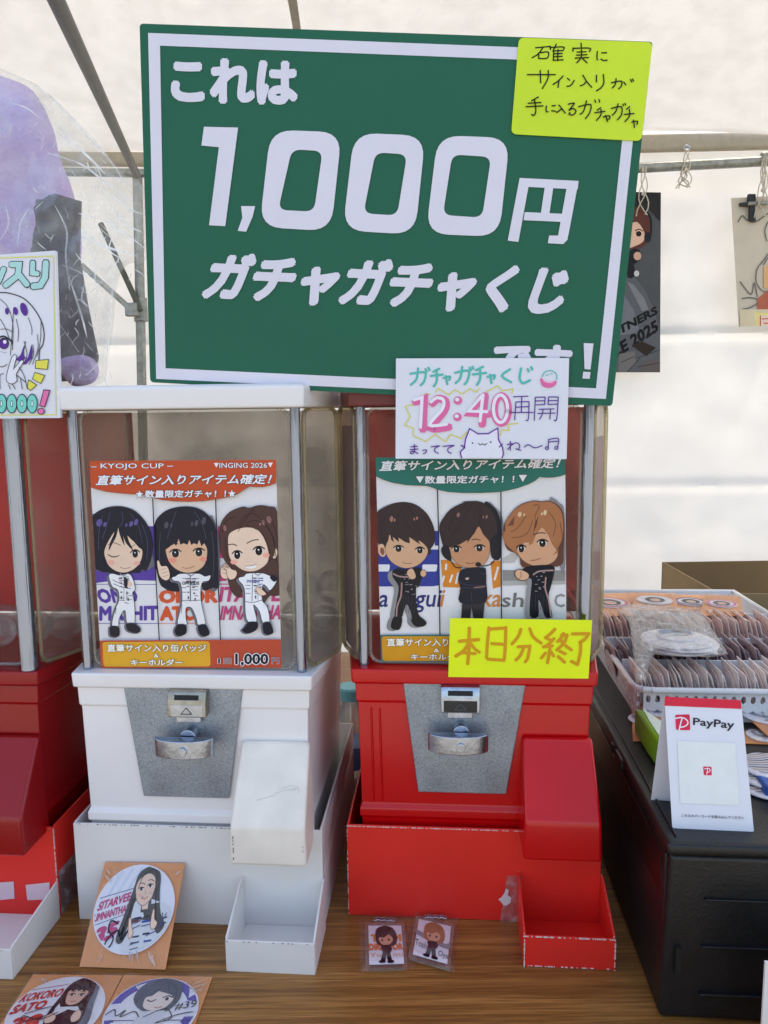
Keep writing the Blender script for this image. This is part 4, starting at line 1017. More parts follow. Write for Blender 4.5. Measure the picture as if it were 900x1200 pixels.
for t in [[(300,460),(230,560),(200,700)],[(320,470),(400,600),(440,720)],[(290,560),(320,640),(400,700)],[(120,560),(90,700),(110,800)],[(460,560),(510,680),(520,780)]]: A.rib(t, 4, (34, 24, 28))
eye(A, 240, 848, 26, 26, wh=True); eye(A, 428, 862, 24, 26); A.rib([(275,966),(310,980),(356,976)], 5, (140, 84, 70))
suit_black(A, [(190,1040),(240,1018),(300,1030),(420,1012),(450,1070),(420,1180),(395,1200),(400,1350),(420,1430),(470,1480),(440,1500),(370,1480),(345,1400),(312,1335),(285,1400),(268,1450),(205,1450),(225,1300),(240,1180),(190,1100)],
   [[(195,1068),(250,1092),(335,1096)],[(268,1150),(262,1260),(230,1350),(222,1440)]], [[(172,1520),(200,1445),(268,1445),(266,1520),(240,1562),(190,1556)],[(350,1470),(400,1430),(478,1482),(482,1515),(440,1535),(380,1525)]])
for q in ([(312,1060),(330,1030),(362,1022),(385,1060),(392,1100),(360,1118),(330,1100)], [(440,1040),(470,1035),(486,1070),(460,1098),(432,1075)]): A.poly(q, (230, 184, 150), 3); A.rib(q, 4, (90, 60, 54), 3, True)
for t in [[(300,1165),(330,1160)],[(360,1250),(385,1245)],[(390,1170),(412,1190)],[(300,1220),(330,1230)]]: A.rib(t, 5, (150, 150, 162))
A.build('drawn_figure', po2)
A.poly([(1030,450),(1090,480),(1150,560),(1160,700),(1110,760)], (140, 138, 146), 3)
A.poly([(600,650),(640,570),(700,500),(790,452),(830,440),(800,436),(880,430),(960,436),(1060,490),(1110,570),(1125,700),(1060,820),(900,760),(680,830),(650,860),(615,760)], BR2, 3)
A.poly([(682,840),(800,790),(845,760),(900,720),(945,650),(985,720),(1040,790),(1040,880),(1020,950),(960,1002),(870,1018),(780,995),(720,940)], (208, 150, 112), 3)
A.poly([(640,800),(740,700),(850,640),(940,640),(900,720),(842,800),(845,770),(780,810),(680,840),(650,870)], BR2, 0); A.poly([(940,640),(990,720),(1045,790),(1080,700),(1040,560),(950,560)], BR2, 0)
A.rib([(1010,450),(1085,520),(1125,640),(1128,760)], 40, (28, 28, 38)); A.poly([(1050,790),(1070,740),(1135,720),(1142,900),(1110,950),(1060,925),(1048,860)], (28, 28, 38), 3); A.poly([(615,850),(650,810),(690,850),(705,950),(660,940),(625,900)], (28, 28, 38), 3)
A.rib([(700,955),(740,1010),(800,1015)], 9, (28, 28, 38)); A.rib([(1090,940),(1050,985),(980,1000),(935,985)], 9, (28, 28, 38)); A.ell(940, 985, 26, 20, (28, 28, 40))
for t in [[(850,450),(740,540),(680,680)],[(880,450),(800,600),(700,760)],[(940,640),(960,560),(930,480)],[(640,640),(700,690),(760,680)]]: A.rib(t, 4, (34, 24, 28))
for c in ((765,550,14,20),(1015,568,9,16),(985,570,6,12)): A.ell(*c, (150, 112, 104), .3)
A.rib([(885,770),(920,762),(960,775)], 7, (50, 30, 30)); A.rib([(690,800),(740,785)], 5, (60, 40, 36)); eye(A, 750, 853, 26, 26); eye(A, 952, 843, 28, 27); A.rib([(832,970),(868,978),(905,970)], 5, (120, 66, 54))
A.poly([(800,1310),(1000,1310),(990,1400),(985,1480),(900,1470),(880,1350),(870,1470),(790,1470)], (52, 48, 54), 0)
A.poly([(765,1120),(780,1050),(830,1018),(990,1012),(1010,1060),(1012,1150),(1005,1320),(780,1322),(785,1200)], (24, 26, 44), 3)
for t in [[(770,1130),(830,1165),(1000,1170)],[(880,1230),(885,1320)],[(960,1060),(1000,1075)],[(800,1190),(990,1200)]]: A.rib(t, 5, (64, 68, 96))
A.poly([(825,1105),(860,1100),(855,1120),(835,1122)], (220, 180, 170), 0); A.rib([(905,1190),(1000,1180)], 7, (200, 140, 116))
A.build('drawn_figure', po2)
H6 = (182, 118, 76)
A.poly([(1560,430),(1660,450),(1700,540),(1705,1000),(1660,1010)], (140, 136, 140), 3)
A.poly([(1160,690),(1178,610),(1240,520),(1320,455),(1430,424),(1500,432),(1560,425),(1640,460),(1690,540),(1700,700),(1690,880),(1690,960),(1640,1005),(1500,1000),(1330,1010),(1305,930),(1270,890),(1200,858),(1172,800),(1190,760)], (104, 62, 50), 3)
A.poly([(1155,720),(1178,690),(1182,610),(1245,520),(1325,460),(1430,430),(1500,438),(1560,432),(1635,470),(1680,550),(1690,700),(1670,800),(1620,880),(1570,905),(1350,880),(1290,900),(1215,840),(1178,800)], H6, 3)
A.poly([(1275,850),(1300,800),(1350,790),(1420,780),(1450,710),(1500,660),(1560,730),(1590,800),(1640,880),(1620,945),(1560,985),(1470,1002),(1380,980),(1310,925)], (222, 168, 132), 3)
A.poly([(1275,860),(1290,790),(1250,740),(1340,600),(1430,540),(1470,600),(1500,660),(1450,720),(1420,800),(1390,820),(1380,760),(1340,800),(1300,850)], H6, 0); A.poly([(1450,600),(1500,660),(1570,720),(1640,850),(1590,910),(1640,880),(1670,700),(1600,560),(1500,520)], H6, 0)
A.poly([(1470,560),(1455,640),(1420,720),(1440,620)], (104, 62, 50)); A.poly([(1262,560),(1230,600),(1200,650),(1250,640)], (120, 72, 54))
for t in [[(1420,600),(1380,700),(1320,740),(1240,750)],[(1480,480),(1440,560),(1450,640)],[(1560,520),(1620,620),(1600,740)],[(1360,560),(1290,660),(1230,700)],[(1660,620),(1680,760),(1630,860)],[(1420,470),(1460,460),(1480,480)]]: A.rib(t, 5, (96, 56, 44))
for c in ((1305,546,16,24),(1345,550,7,14),(1500,542,8,14),(1528,530,14,24)): A.ell(*c, (230, 200, 160), .2)
A.rib([(1425,725),(1480,708),(1530,712)], 8, (70, 40, 34)); eye(A, 1320, 848, 24, 30); eye(A, 1505, 800, 28, 30); A.rib([(1400,950),(1440,948),(1488,932)], 5, (130, 74, 60))
suit_black(A, [(1330,1030),(1400,1000),(1530,990),(1600,1000),(1612,1040),(1580,1180),(1560,1260),(1585,1400),(1590,1450),(1530,1450),(1500,1360),(1470,1300),(1470,1440),(1395,1440),(1400,1250),(1410,1120),(1360,1100)],
   [[(1425,1075),(1480,1045),(1600,1038)],[(1535,1100),(1530,1200),(1560,1300),(1580,1440)]])
q = [(1262,1060),(1290,1030),(1340,1040),(1385,1070),(1380,1110),(1330,1128),(1280,1105)]; A.poly(q, (226, 176, 142), 3); A.rib(q, 6, (60, 36, 32), 3, True); A.rib([(1310,1050),(1318,1085),(1302,1108)], 4, (110, 66, 56))
for t in [[(1440,1160),(1460,1160)],[(1470,1190),(1490,1192)],[(1440,1220),(1460,1222)]]: A.rib(t, 6, (150, 150, 162))
A.build('drawn_figure', po2)
A.rib([(582,320),(592,700),(605,1650)], 10, (26, 28, 40), 0); A.rib([(1140,320),(1146,1600)], 10, (26, 28, 40), 0)
GRN = (46, 118, 106)
hd = [(30,-20),(1720,-20),(1712,192),(1660,210),(1600,220),(1545,222),(1480,215),(1440,250),(1380,280),(1300,310),(1200,335),(1100,350),(960,356),(800,356),(680,348),(590,330),(540,310),(490,294),(400,292),(300,286),(180,265),(100,238),(42,210)]
A.poly(hd, GRN); A.rib(hd[2:], 2.5, (40, 60, 60), 0)
A.poly([(60,1606),(1740,1600),(1740,1900),(70,1900)], (54, 112, 104)); A.poly(round_quad([(92,1618), (1050,1616), (1052,1832), (100,1835)], 26), (222, 158, 40))
A.build('printed_band', po2)
A.text('直筆サイン入りアイテム確定！', [(84,74),(1666,50),(1650,140),(76,168)], WHT, bold=.028, out=(DK, .035), shear=.012)
A.poly([(385,208),(470,207),(426,280)], DK); A.poly([(392,212),(464,211),(428,272)], WHT); A.poly([(1288,194),(1376,193),(1332,268)], DK); A.poly([(1296,199),(1370,198),(1332,261)], WHT)
A.text('数量限定ガチャ！！', [(472,207),(1262,200),(1256,270),(468,278)], WHT, bold=.03, out=(DK, .04))
A.box_text('直筆サイン入り缶バッジ', 136, 1634, 1010, 1706, (250, 246, 232), bold=.03, out=((86, 58, 34), .035))
A.box_text('&', 550, 1726, 600, 1758, (250, 246, 232), bold=.03, out=((86, 58, 34), .05))
A.box_text('キーホルダー', 346, 1770, 820, 1826, (250, 246, 232), bold=.03, out=((86, 58, 34), .035))
A.build('lettering', po2)
# side stickers seen edge-on inside the tanks: the pinkish sheets standing behind the side windows
def side_sheet(F_, s, z1, mt, label):
    q = [(s * .150, .036), (s * .173, .102), (s * .1722, .1024), (s * .1492, .0364)]
    o = MB().loft([[F_(x, y, 1.064) for x, y in q], [F_(x, y, z1) for x, y in q]]).build('paper_sheet', mt, None)
    tag(o, label, 'sheet')
side_sheet(FR, -1, 1.362, pmat('mauve_paper', (150, 116, 116), .6), 'mauve paper sheet behind the left side window of the red machine')
side_sheet(FR, 1, 1.345, pmat('mauve_paper', (150, 116, 116), .6), 'mauve paper sheet behind the right side window of the red machine')
side_sheet(FW, -1, 1.33, pmat('grey_paper', (176, 172, 164), .6), 'grey paper sheet behind the left side window of the white machine')

# ================================================================== LEFT SIGNBOARD, BAG AND PLUSH
LP = vplane(0.9075)
lb = thing_at('drawn_signboard', LP, (30, 489), 'white hand-drawn board with a purple-haired face and pink exclamation mark', 'sign')
sheet('board', LP, [(-62, 303), (65, 293.6), (71, 489.8), (-60, 491)], .005, M_PAPER, lb, r=1)
A = Art(LP, 0, 280, 5, lift=.0005)
YL, TL_, PR = (226, 222, 130), (176, 222, 218), (96, 54, 150)
for t in ([(-280,122),(312,100)], [(312,100),(328,1030)], [(328,1030),(-280,1035)]): A.rib(t, 7, YL, 0)
def blk(q, w1, w2, c2): A.rib(q, w1, (40, 44, 60), 0); A.rib(q, w2, c2, 0)
blk([(-40,180),(-15,200)], 36, 28, TL_); blk([(-60,290),(-10,250),(22,175)], 40, 31, TL_)
A.rib([(66,150),(112,150),(104,215),(32,272)], 42, (40,44,60), 0); A.rib([(108,205),(160,270)], 42, (40,44,60), 0); A.rib([(66,150),(112,150),(104,215),(32,272)], 33, TL_, 0); A.rib([(106,203),(158,267)], 33, TL_, 0)
A.rib([(192,136),(190,200),(222,204)], 38, (40,44,60), 0); A.rib([(268,136),(264,225),(236,272),(192,278)], 44, (40,44,60), 0); A.rib([(192,138),(190,200),(220,204)], 29, TL_, 0); A.rib([(268,138),(264,225),(236,272),(194,278)], 35, TL_, 0)
LN = (52, 46, 60)
A.rib([(-280,470),(-200,380),(-100,330),(0,314),(70,322),(140,350),(200,410),(245,490),(258,560),(250,620),(232,650),(228,710)], 6, LN)
for t in [[(0,352),(45,400),(75,500),(72,650)],[(78,430),(70,560),(60,680)],[(-40,420),(20,500),(60,600)],[(165,460),(185,520),(186,560)],[(95,470),(108,540),(104,600)],[(150,600),(130,680),(92,705)],[(192,620),(196,680),(170,735)],[(218,560),(222,640),(190,735)],[(140,600),(158,680),(136,735)],[(240,480),(236,600),(215,690)],[(-200,480),(-180,640),(-120,740)],[(-60,520),(-100,640)],[(0,530),(40,528),(70,545)]]: A.rib(t, 3.5, LN)
A.poly([(92,706),(120,680),(142,620),(140,680),(150,700),(118,722)], PR, 0); A.poly([(136,734),(165,690),(185,615),(192,660),(186,700),(150,735)], PR, 0)
for c in ((140,412,20,40,-.3),(90,422,14,24,-.2),(40,423,11,20,-.1)): A.ell(c[0], c[1], c[2], c[3], PR, c[4])
A.ell(22, 612, 30, 34, LN); A.ell(22, 615, 24, 28, PR); A.ell(28, 603, 10, 11, (240, 240, 248)); A.rib([(-20,585),(20,570),(66,598),(70,612)], 9, LN)
A.rib([(-40,735),(10,750),(40,735)], 4, LN); A.rib([(0,660),(40,668)], 2, (150, 120, 170))
q = [(40,790),(70,690),(92,680),(96,700),(78,765),(120,712),(138,715),(130,735),(95,790),(100,830),(70,850),(40,835)]
A.poly(q, (234, 234, 242), 2); A.rib(q, 4, LN, 2, True)
for t in [[(0,880),(0,800),(20,790)],[(50,855),(60,880)],[(110,750),(140,800),(160,880)],[(70,850),(90,880)],[(100,800),(150,840)],[(120,820),(130,880)]]: A.rib(t, 4, LN)
for q in ([(210,713),(284,706),(277,764),(207,758)], [(204,782),(262,800),(238,847),(190,820)], [(168,826),(214,856),(178,888),(160,872)]): A.poly(q, (232, 224, 92)); A.rib(q, 4, LN, 0, True)
for k, x in enumerate((-85, 8, 68, 128, 188)):
    rx, ry = (27, 52)
    A.ell(x, 965, rx + 5, ry + 6, LN); A.ell(x, 965, rx, ry, (120, 214, 200)); A.ell(x, 965, 8, 20, LN); A.ell(x, 965, 5, 16, (220, 240, 236))
q = [(256,884),(292,888),(262,984),(232,978)]; A.poly(q, (238, 120, 176)); A.rib(q, 5, LN, 0, True); A.ell(240, 1010, 22, 20, LN); A.ell(240, 1010, 17, 15, (238, 120, 176))
A.build('drawing', lb)

M_PLUSH = pmat('lilac_fleece', (200, 176, 226), 0.9, 0, 60, 0.05, 0.6, 220)
M_DARKC = pmat('dark_grey_cloth', (84, 78, 86), 0.85, 0, 25, 0.12, 0.4, 200)
HP = vplane(1.16)
def soft(name, q, plane, th, mt, parent, sm=4, wr=.004, wf=14, back=.8, cell=4.5, seed=0, ridge=False, prof=.5, lift=0.0, R=None):
    V_, F_ = inflate(catmull(q, sm) if sm else q, plane, th, back, cell, wr, wf, prof, seed, lift, R, ridge)
    return MB().raw(V_, F_).build(name, mt, parent, smooth=True)
pe = thing_at('stuffed_cushion', HP, (40, 448), 'large lilac stuffed cushion with dark cloth inside a clear bag', 'cushion')
soft('body', [(-90,120),(-60,92),(-20,86),(10,92),(40,108),(62,150),(70,185),(84,220),(95,270),(92,330),(70,380),(-90,380)], HP, .10, M_PLUSH, pe, lift=.0, R=42)
soft('dark_panel', [(34,222),(62,226),(96,236),(94,300),(104,360),(116,418),(112,446),(40,448),(24,420),(22,300)], vplane(1.075), .018, M_DARKC, pe, sm=0, wr=.004, wf=26, R=18)
soft('lower_flap', [(68,424),(92,416),(108,420),(116,432),(112,446),(98,452),(82,450)], vplane(1.05), .02, M_PLUSH, pe, R=8)
soft('dark_panel', [(-60,330),(20,320),(40,360),(60,450),(-60,450)], vplane(1.08), .02, M_DARKC, pe, R=18)
A = Art(HP, 0, 0, 1, .0)
bg = thing_at('clear_plastic_bag', HP, (70, 452), 'large crinkled clear plastic bag over the lilac cushion', 'plastic bag')
for k, (q, pl, th, sd_) in enumerate((
    ([(-90,90),(-40,70),(10,84),(50,104),(88,140),(120,176),(150,208),(172,226),(173,300),(150,310),(138,330),(133,380),(126,425),(118,450),(60,452),(-90,452)], vplane(1.0), .06, 1.0),)):
    V_, F_ = inflate(catmull(q, 4), pl, th, .25, 2.6, .011, 8, .5, sd_, 0, 60, True)
    MB().raw(V_, F_).build('film', M_FILM, bg, smooth=True)

M_CREASE_GLINT = clear_mat('film_crease_glint', (.96, .96, .96), .3, .15, .60, .2, 30, .5, (.9, .9, .9))  # milky white strips: highlights of the bag film painted along its creases
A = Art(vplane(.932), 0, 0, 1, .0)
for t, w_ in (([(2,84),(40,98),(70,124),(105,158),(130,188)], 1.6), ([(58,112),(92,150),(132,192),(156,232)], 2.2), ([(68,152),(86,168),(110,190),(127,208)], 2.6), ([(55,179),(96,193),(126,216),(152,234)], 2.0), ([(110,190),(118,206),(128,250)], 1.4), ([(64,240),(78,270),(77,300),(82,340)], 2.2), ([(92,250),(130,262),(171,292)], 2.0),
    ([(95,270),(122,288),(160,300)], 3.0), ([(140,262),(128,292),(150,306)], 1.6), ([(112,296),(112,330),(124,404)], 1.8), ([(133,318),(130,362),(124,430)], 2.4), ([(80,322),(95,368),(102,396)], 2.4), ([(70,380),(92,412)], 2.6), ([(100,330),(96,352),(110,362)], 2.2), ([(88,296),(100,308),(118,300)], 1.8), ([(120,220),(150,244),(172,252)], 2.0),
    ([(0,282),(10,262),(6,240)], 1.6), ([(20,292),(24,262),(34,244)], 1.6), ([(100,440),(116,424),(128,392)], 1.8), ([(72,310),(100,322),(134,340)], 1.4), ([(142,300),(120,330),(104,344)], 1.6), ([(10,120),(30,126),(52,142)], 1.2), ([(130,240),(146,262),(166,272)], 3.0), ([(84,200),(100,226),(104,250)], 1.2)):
    A.rib(t, w_, M_CREASE_GLINT, 5, False, .75)
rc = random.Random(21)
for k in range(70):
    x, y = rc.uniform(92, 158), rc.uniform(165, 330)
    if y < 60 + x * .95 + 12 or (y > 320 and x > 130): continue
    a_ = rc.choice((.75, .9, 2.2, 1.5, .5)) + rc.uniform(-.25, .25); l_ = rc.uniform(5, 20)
    A.rib([(x, y), (min(170, x + l_ * cos(a_) * .5 + rc.uniform(-2, 2)), y + l_ * sin(a_) * .5), (min(170, x + l_ * cos(a_)), y + l_ * sin(a_))], rc.uniform(.5, 1.5), M_CREASE_GLINT, 4, False, .8)
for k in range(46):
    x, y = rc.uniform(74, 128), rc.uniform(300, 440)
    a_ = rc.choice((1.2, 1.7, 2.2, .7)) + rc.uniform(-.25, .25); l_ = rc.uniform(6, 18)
    A.rib([(x, y), (min(132, x + l_ * cos(a_) * .5 + rc.uniform(-2, 2)), y + l_ * sin(a_) * .5), (min(132, x + l_ * cos(a_)), y + l_ * sin(a_))], rc.uniform(.5, 1.4), M_CREASE_GLINT, 4, False, .8)
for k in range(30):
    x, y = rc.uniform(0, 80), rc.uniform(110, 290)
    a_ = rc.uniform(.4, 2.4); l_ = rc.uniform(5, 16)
    A.rib([(x, y), (x + l_ * cos(a_) * .5 + rc.uniform(-2, 2), y + l_ * sin(a_) * .5), (x + l_ * cos(a_), y + l_ * sin(a_))], rc.uniform(.4, .9), M_CREASE_GLINT, 4, False, .8)
o = A.build('film_crease_glint', bg); o['kind'] = 'stuff'

# ================================================================== BACK WALL PRINTS
WPP = vplane(WV - .06)
wp = thing_at('wall_poster', WPP, (740, 437), 'dark grey poster hanging on the tent wall behind the green sign', 'poster')
WQ = [(640, 223), (774.5, 225.5), (773.5, 436.3), (638, 436)]
sheet('paper', WPP, WQ, .002, pmat('dark_print', (66, 66, 68), .4), wp)
A = Art(WPP, 720, 150, 4, lift=.0015, clip=WQ)
A.poly([(-200,300),(218,300),(216,440),(160,380),(-200,380)], (44, 42, 42))
A.poly([(-200,560),(20,640),(90,690),(150,770),(190,860),(214,960),(214,1143),(-200,1143)], (96, 98, 102)); A.poly([(-200,640),(30,760),(90,850),(120,960),(-200,1000)], (118, 120, 126))
A.poly([(60,720),(90,735),(140,800),(160,850),(130,860),(100,800)], (128, 130, 134))
A.text('PARTNERS', [(-90,985),(196,832),(206,870),(-80,1028)], (22, 22, 24), bold=.05); A.text('SINCE 2025', [(-120,1090),(196,895),(210,950),(-100,1150)], (22, 22, 24), bold=.05)
A.poly([(80,1020),(130,1000),(195,1030),(150,1070)], (52, 40, 34)); A.poly([(20,1060),(95,1045),(100,1100),(60,1143),(20,1143)], (120, 116, 114)); A.poly([(130,1100),(214,1080),(214,1143),(120,1143)], (104, 96, 92))
for t in [[(100,1080),(214,1040)],[(60,1143),(120,1080)],[(110,1120),(214,1100)],[(30,1100),(95,1070)]]: A.rib(t, 3, (50, 46, 46), 0)
A.poly([(60,400),(100,372),(140,375),(165,410),(170,470),(160,520),(130,560),(60,560)], (98, 56, 46), 3); A.poly([(60,470),(105,440),(140,490),(136,530),(100,552),(60,556)], (232, 190, 166), 3)
A.ell(114, 496, 13, 13, (40, 28, 30)); A.rib([(98,482),(114,474),(132,482)], 5, (50, 30, 30)); A.rib([(140,380),(168,420),(172,480),(165,520)], 10, (30, 30, 36)); A.ell(156, 512, 17, 24, (36, 36, 42))
A.poly([(70,576),(118,572),(120,620),(90,640),(100,690),(60,700)], (30, 30, 34), 2); A.ell(108, 600, 18, 20, (214, 170, 146)); A.ell(104, 682, 12, 14, (210, 206, 204))
A.build('print', wp)
cp = thing_at('hanging_print', WPP, (885, 383), 'cream sheet with line drawing clipped to the rail at the right edge', 'print')
CQ = [(857, 232), (985, 226), (985, 378), (866, 383)]
sheet('sheet', WPP, CQ, .002, pmat('cream_cloth', (206, 196, 178), .8, 0, 20, .05), cp, lift=.03)
A = Art(WPP, 720, 150, 4, lift=.0325, clip=CQ)
for t in [[(580,440),(600,410),(620,430),(660,440),(720,400)],[(720,590),(700,620),(670,660),(665,720),(690,760),(720,770)],[(590,720),(640,780),(655,725),(670,790)],[(600,800),(640,795),(680,810),(640,840),(600,850)],[(610,850),(660,860),(690,830)],[(720,440),(705,480),(715,530)],[(700,640),(730,600),(760,640)]]: A.rib(t, 6, (120, 116, 112))
A.poly([(700,650),(740,640),(760,760),(700,750)], (226, 178, 128)); A.poly([(670,800),(720,760),(800,770),(800,866),(670,864)], (186, 104, 82)); A.poly([(586,850),(720,850),(720,940),(590,935)], (222, 208, 176))
A.poly([(655,862),(720,868),(900,860),(900,960),(670,968)], (236, 222, 150)); A.poly([(680,880),(900,876),(900,960),(682,962)], (240, 214, 196))
for t in [[(692,895),(760,893)],[(700,915),(760,915)],[(690,935),(740,932)],[(684,880),(684,962)]]: A.rib(t, 5, (206, 66, 58), 0)
A.build('print', cp)
M_BLK = pmat('black_clip_plastic', (18, 18, 20), .35)
cl = thing_at('spring_clip', WPP, (882, 248), 'black spring clip holding the cream sheet on its bar', 'clip')
for nm, q, l in (('clip_arm', [(877,227),(886,227),(886,241),(877,241)], .045), ('clip_arm', [(879,240),(885,240),(886,259),(878.5,258)], .047), ('clip_wing', [(867,237.5),(878,236.5),(878,241),(868,241)], .044)):
    MB().slab([WPP.hit(a, b, l) for a, b in q], WPP.n, .012).build(nm, M_BLK, cl, bevel=.002)
br = MB().tube(WPP.hit(876, 239, .045), WPP.hit(985, 232, .045), .006, 10).build('hanger_bar', M_TUBE, None); tag(br, 'thin grey hanger bar and white cord above the cream sheet', 'bar')
rp = MB()
for k in range(2): rp.path([WPP.hit(893 + k * 2, 186, .06), WPP.hit(894 + 3 * k, 205, .05), WPP.hit(895 - k, 236, .047)], .002, 6)
rp.build('cord', M_ROPE, br)['kind'] = 'stuff'

# ================================================================== THINGS ON THE TABLE
CREASE_GLINT2 = clear_mat('sleeve_glint_film', (.97, .97, .97), .3, .15, .22, .2, 30, .4, (.95, .86, .78))  # pale slivers that paint the film's glints onto the badge sleeves
def homog(q, a, b):
    return (Vector(q[0]) * (1 - a) + Vector(q[1]) * a) * (1 - b) + (Vector(q[3]) * (1 - a) + Vector(q[2]) * a) * b
def badge_pack(W4, label, art, card_mt=M_ORANGE, r=.44, c=(.5, .47), th=.0035, group='badge packs'):
    """W4: four world corners TL, TR, BR, BL of the card"""
    TLc, TRc, BRc, BLc = W4; n = (TRc - TLc).cross(BLc - TLc).normalized(); n = -n if n.dot(EYE - TLc) < 0 else n
    e = empty('badge_pack', (BLc + BRc) / 2, label, 'badge pack', group)
    MB().slab([p + n * .0012 for p in W4], n, .0012).build('backing_card', card_mt, e)
    ax = (TRc - TLc); ay = (BLc - TLc); wd = ax.length; hx = ax / wd; hy = (n.cross(hx)).normalized(); hy = hy if hy.dot(ay) > 0 else -hy
    R_ = wd * r; cen = TLc + ax * c[0] + ay * c[1]
    F_ = lambda x, y, l=0.0: cen + hx * (x * R_) + hy * (y * R_) + n * (.0014 + th * sqrt(max(0, 1 - .55 * min(1, x * x + y * y))) - th * .0 + l)
    mb = MB(); rings = []; N_ = 48
    def ringat(rr, h): return [cen + hx * (R_ * rr * cos(2 * pi * i / N_)) + hy * (R_ * rr * sin(2 * pi * i / N_)) + n * h for i in range(N_)]
    rings = [ringat(.95, .0013), ringat(1.0, .0022)]
    for rr in (1.0, .97, .9, .75, .5, .25, .02):
        rings.append(ringat(rr, .0014 + th * sqrt(max(0, 1 - .55 * rr * rr)) - (.0003 if rr == 1.0 else 0)))
    b = MB().loft(rings).build('badge', pmat('badge_white', (236, 232, 238), .25, 0, 20, .02), e, smooth=True)
    A = Art(None, lift=.0); A.p = None
    A = Art(None, fn=F_, lift=.0004)
    if art: art(A); 
    if A.mb.v: A.build('badge_print', b)
    # crinkled sleeve
    mb = MB(); nx, ny = 22, 22; pts = []
    for j in range(ny + 1):
        for i in range(nx + 1):
            p = TLc.lerp(TRc, i / nx).lerp(BLc.lerp(BRc, i / nx), j / ny)
            dd = (p - cen).length / R_
            h = .0014 + th * 1.15 if dd < 1.0 else .0022 + max(0, th * (1.25 - dd) * 3) 
            h += .0012 * (noise.noise(p * 90) + abs(noise.noise(p * 45))) * (0.25 if dd < .95 else 1.2) + .0010
            pts.append(p + n * h)
    mb.raw(pts, [(a, a + 1, a + nx + 2, a + nx + 1) for j in range(ny) for a in range(j * (nx + 1), j * (nx + 1) + nx)])
    o = mb.build('clear_sleeve', M_SLEEVE, e); md = o.modifiers.new('t', 'SOLIDIFY'); md.thickness = .0002
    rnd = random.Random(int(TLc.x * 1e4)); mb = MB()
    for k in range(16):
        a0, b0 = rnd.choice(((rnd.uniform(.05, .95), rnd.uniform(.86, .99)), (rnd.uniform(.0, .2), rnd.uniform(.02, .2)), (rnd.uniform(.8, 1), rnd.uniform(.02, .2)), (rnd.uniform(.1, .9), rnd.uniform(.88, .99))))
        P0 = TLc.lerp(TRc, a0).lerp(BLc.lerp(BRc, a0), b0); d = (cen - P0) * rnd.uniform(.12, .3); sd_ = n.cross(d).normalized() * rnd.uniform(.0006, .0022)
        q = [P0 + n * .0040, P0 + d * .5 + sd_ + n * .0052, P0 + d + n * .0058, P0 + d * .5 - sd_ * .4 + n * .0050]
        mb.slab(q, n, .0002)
    mb.build('sleeve_crease_glint', CREASE_GLINT2, e)['kind'] = 'stuff'
    return e
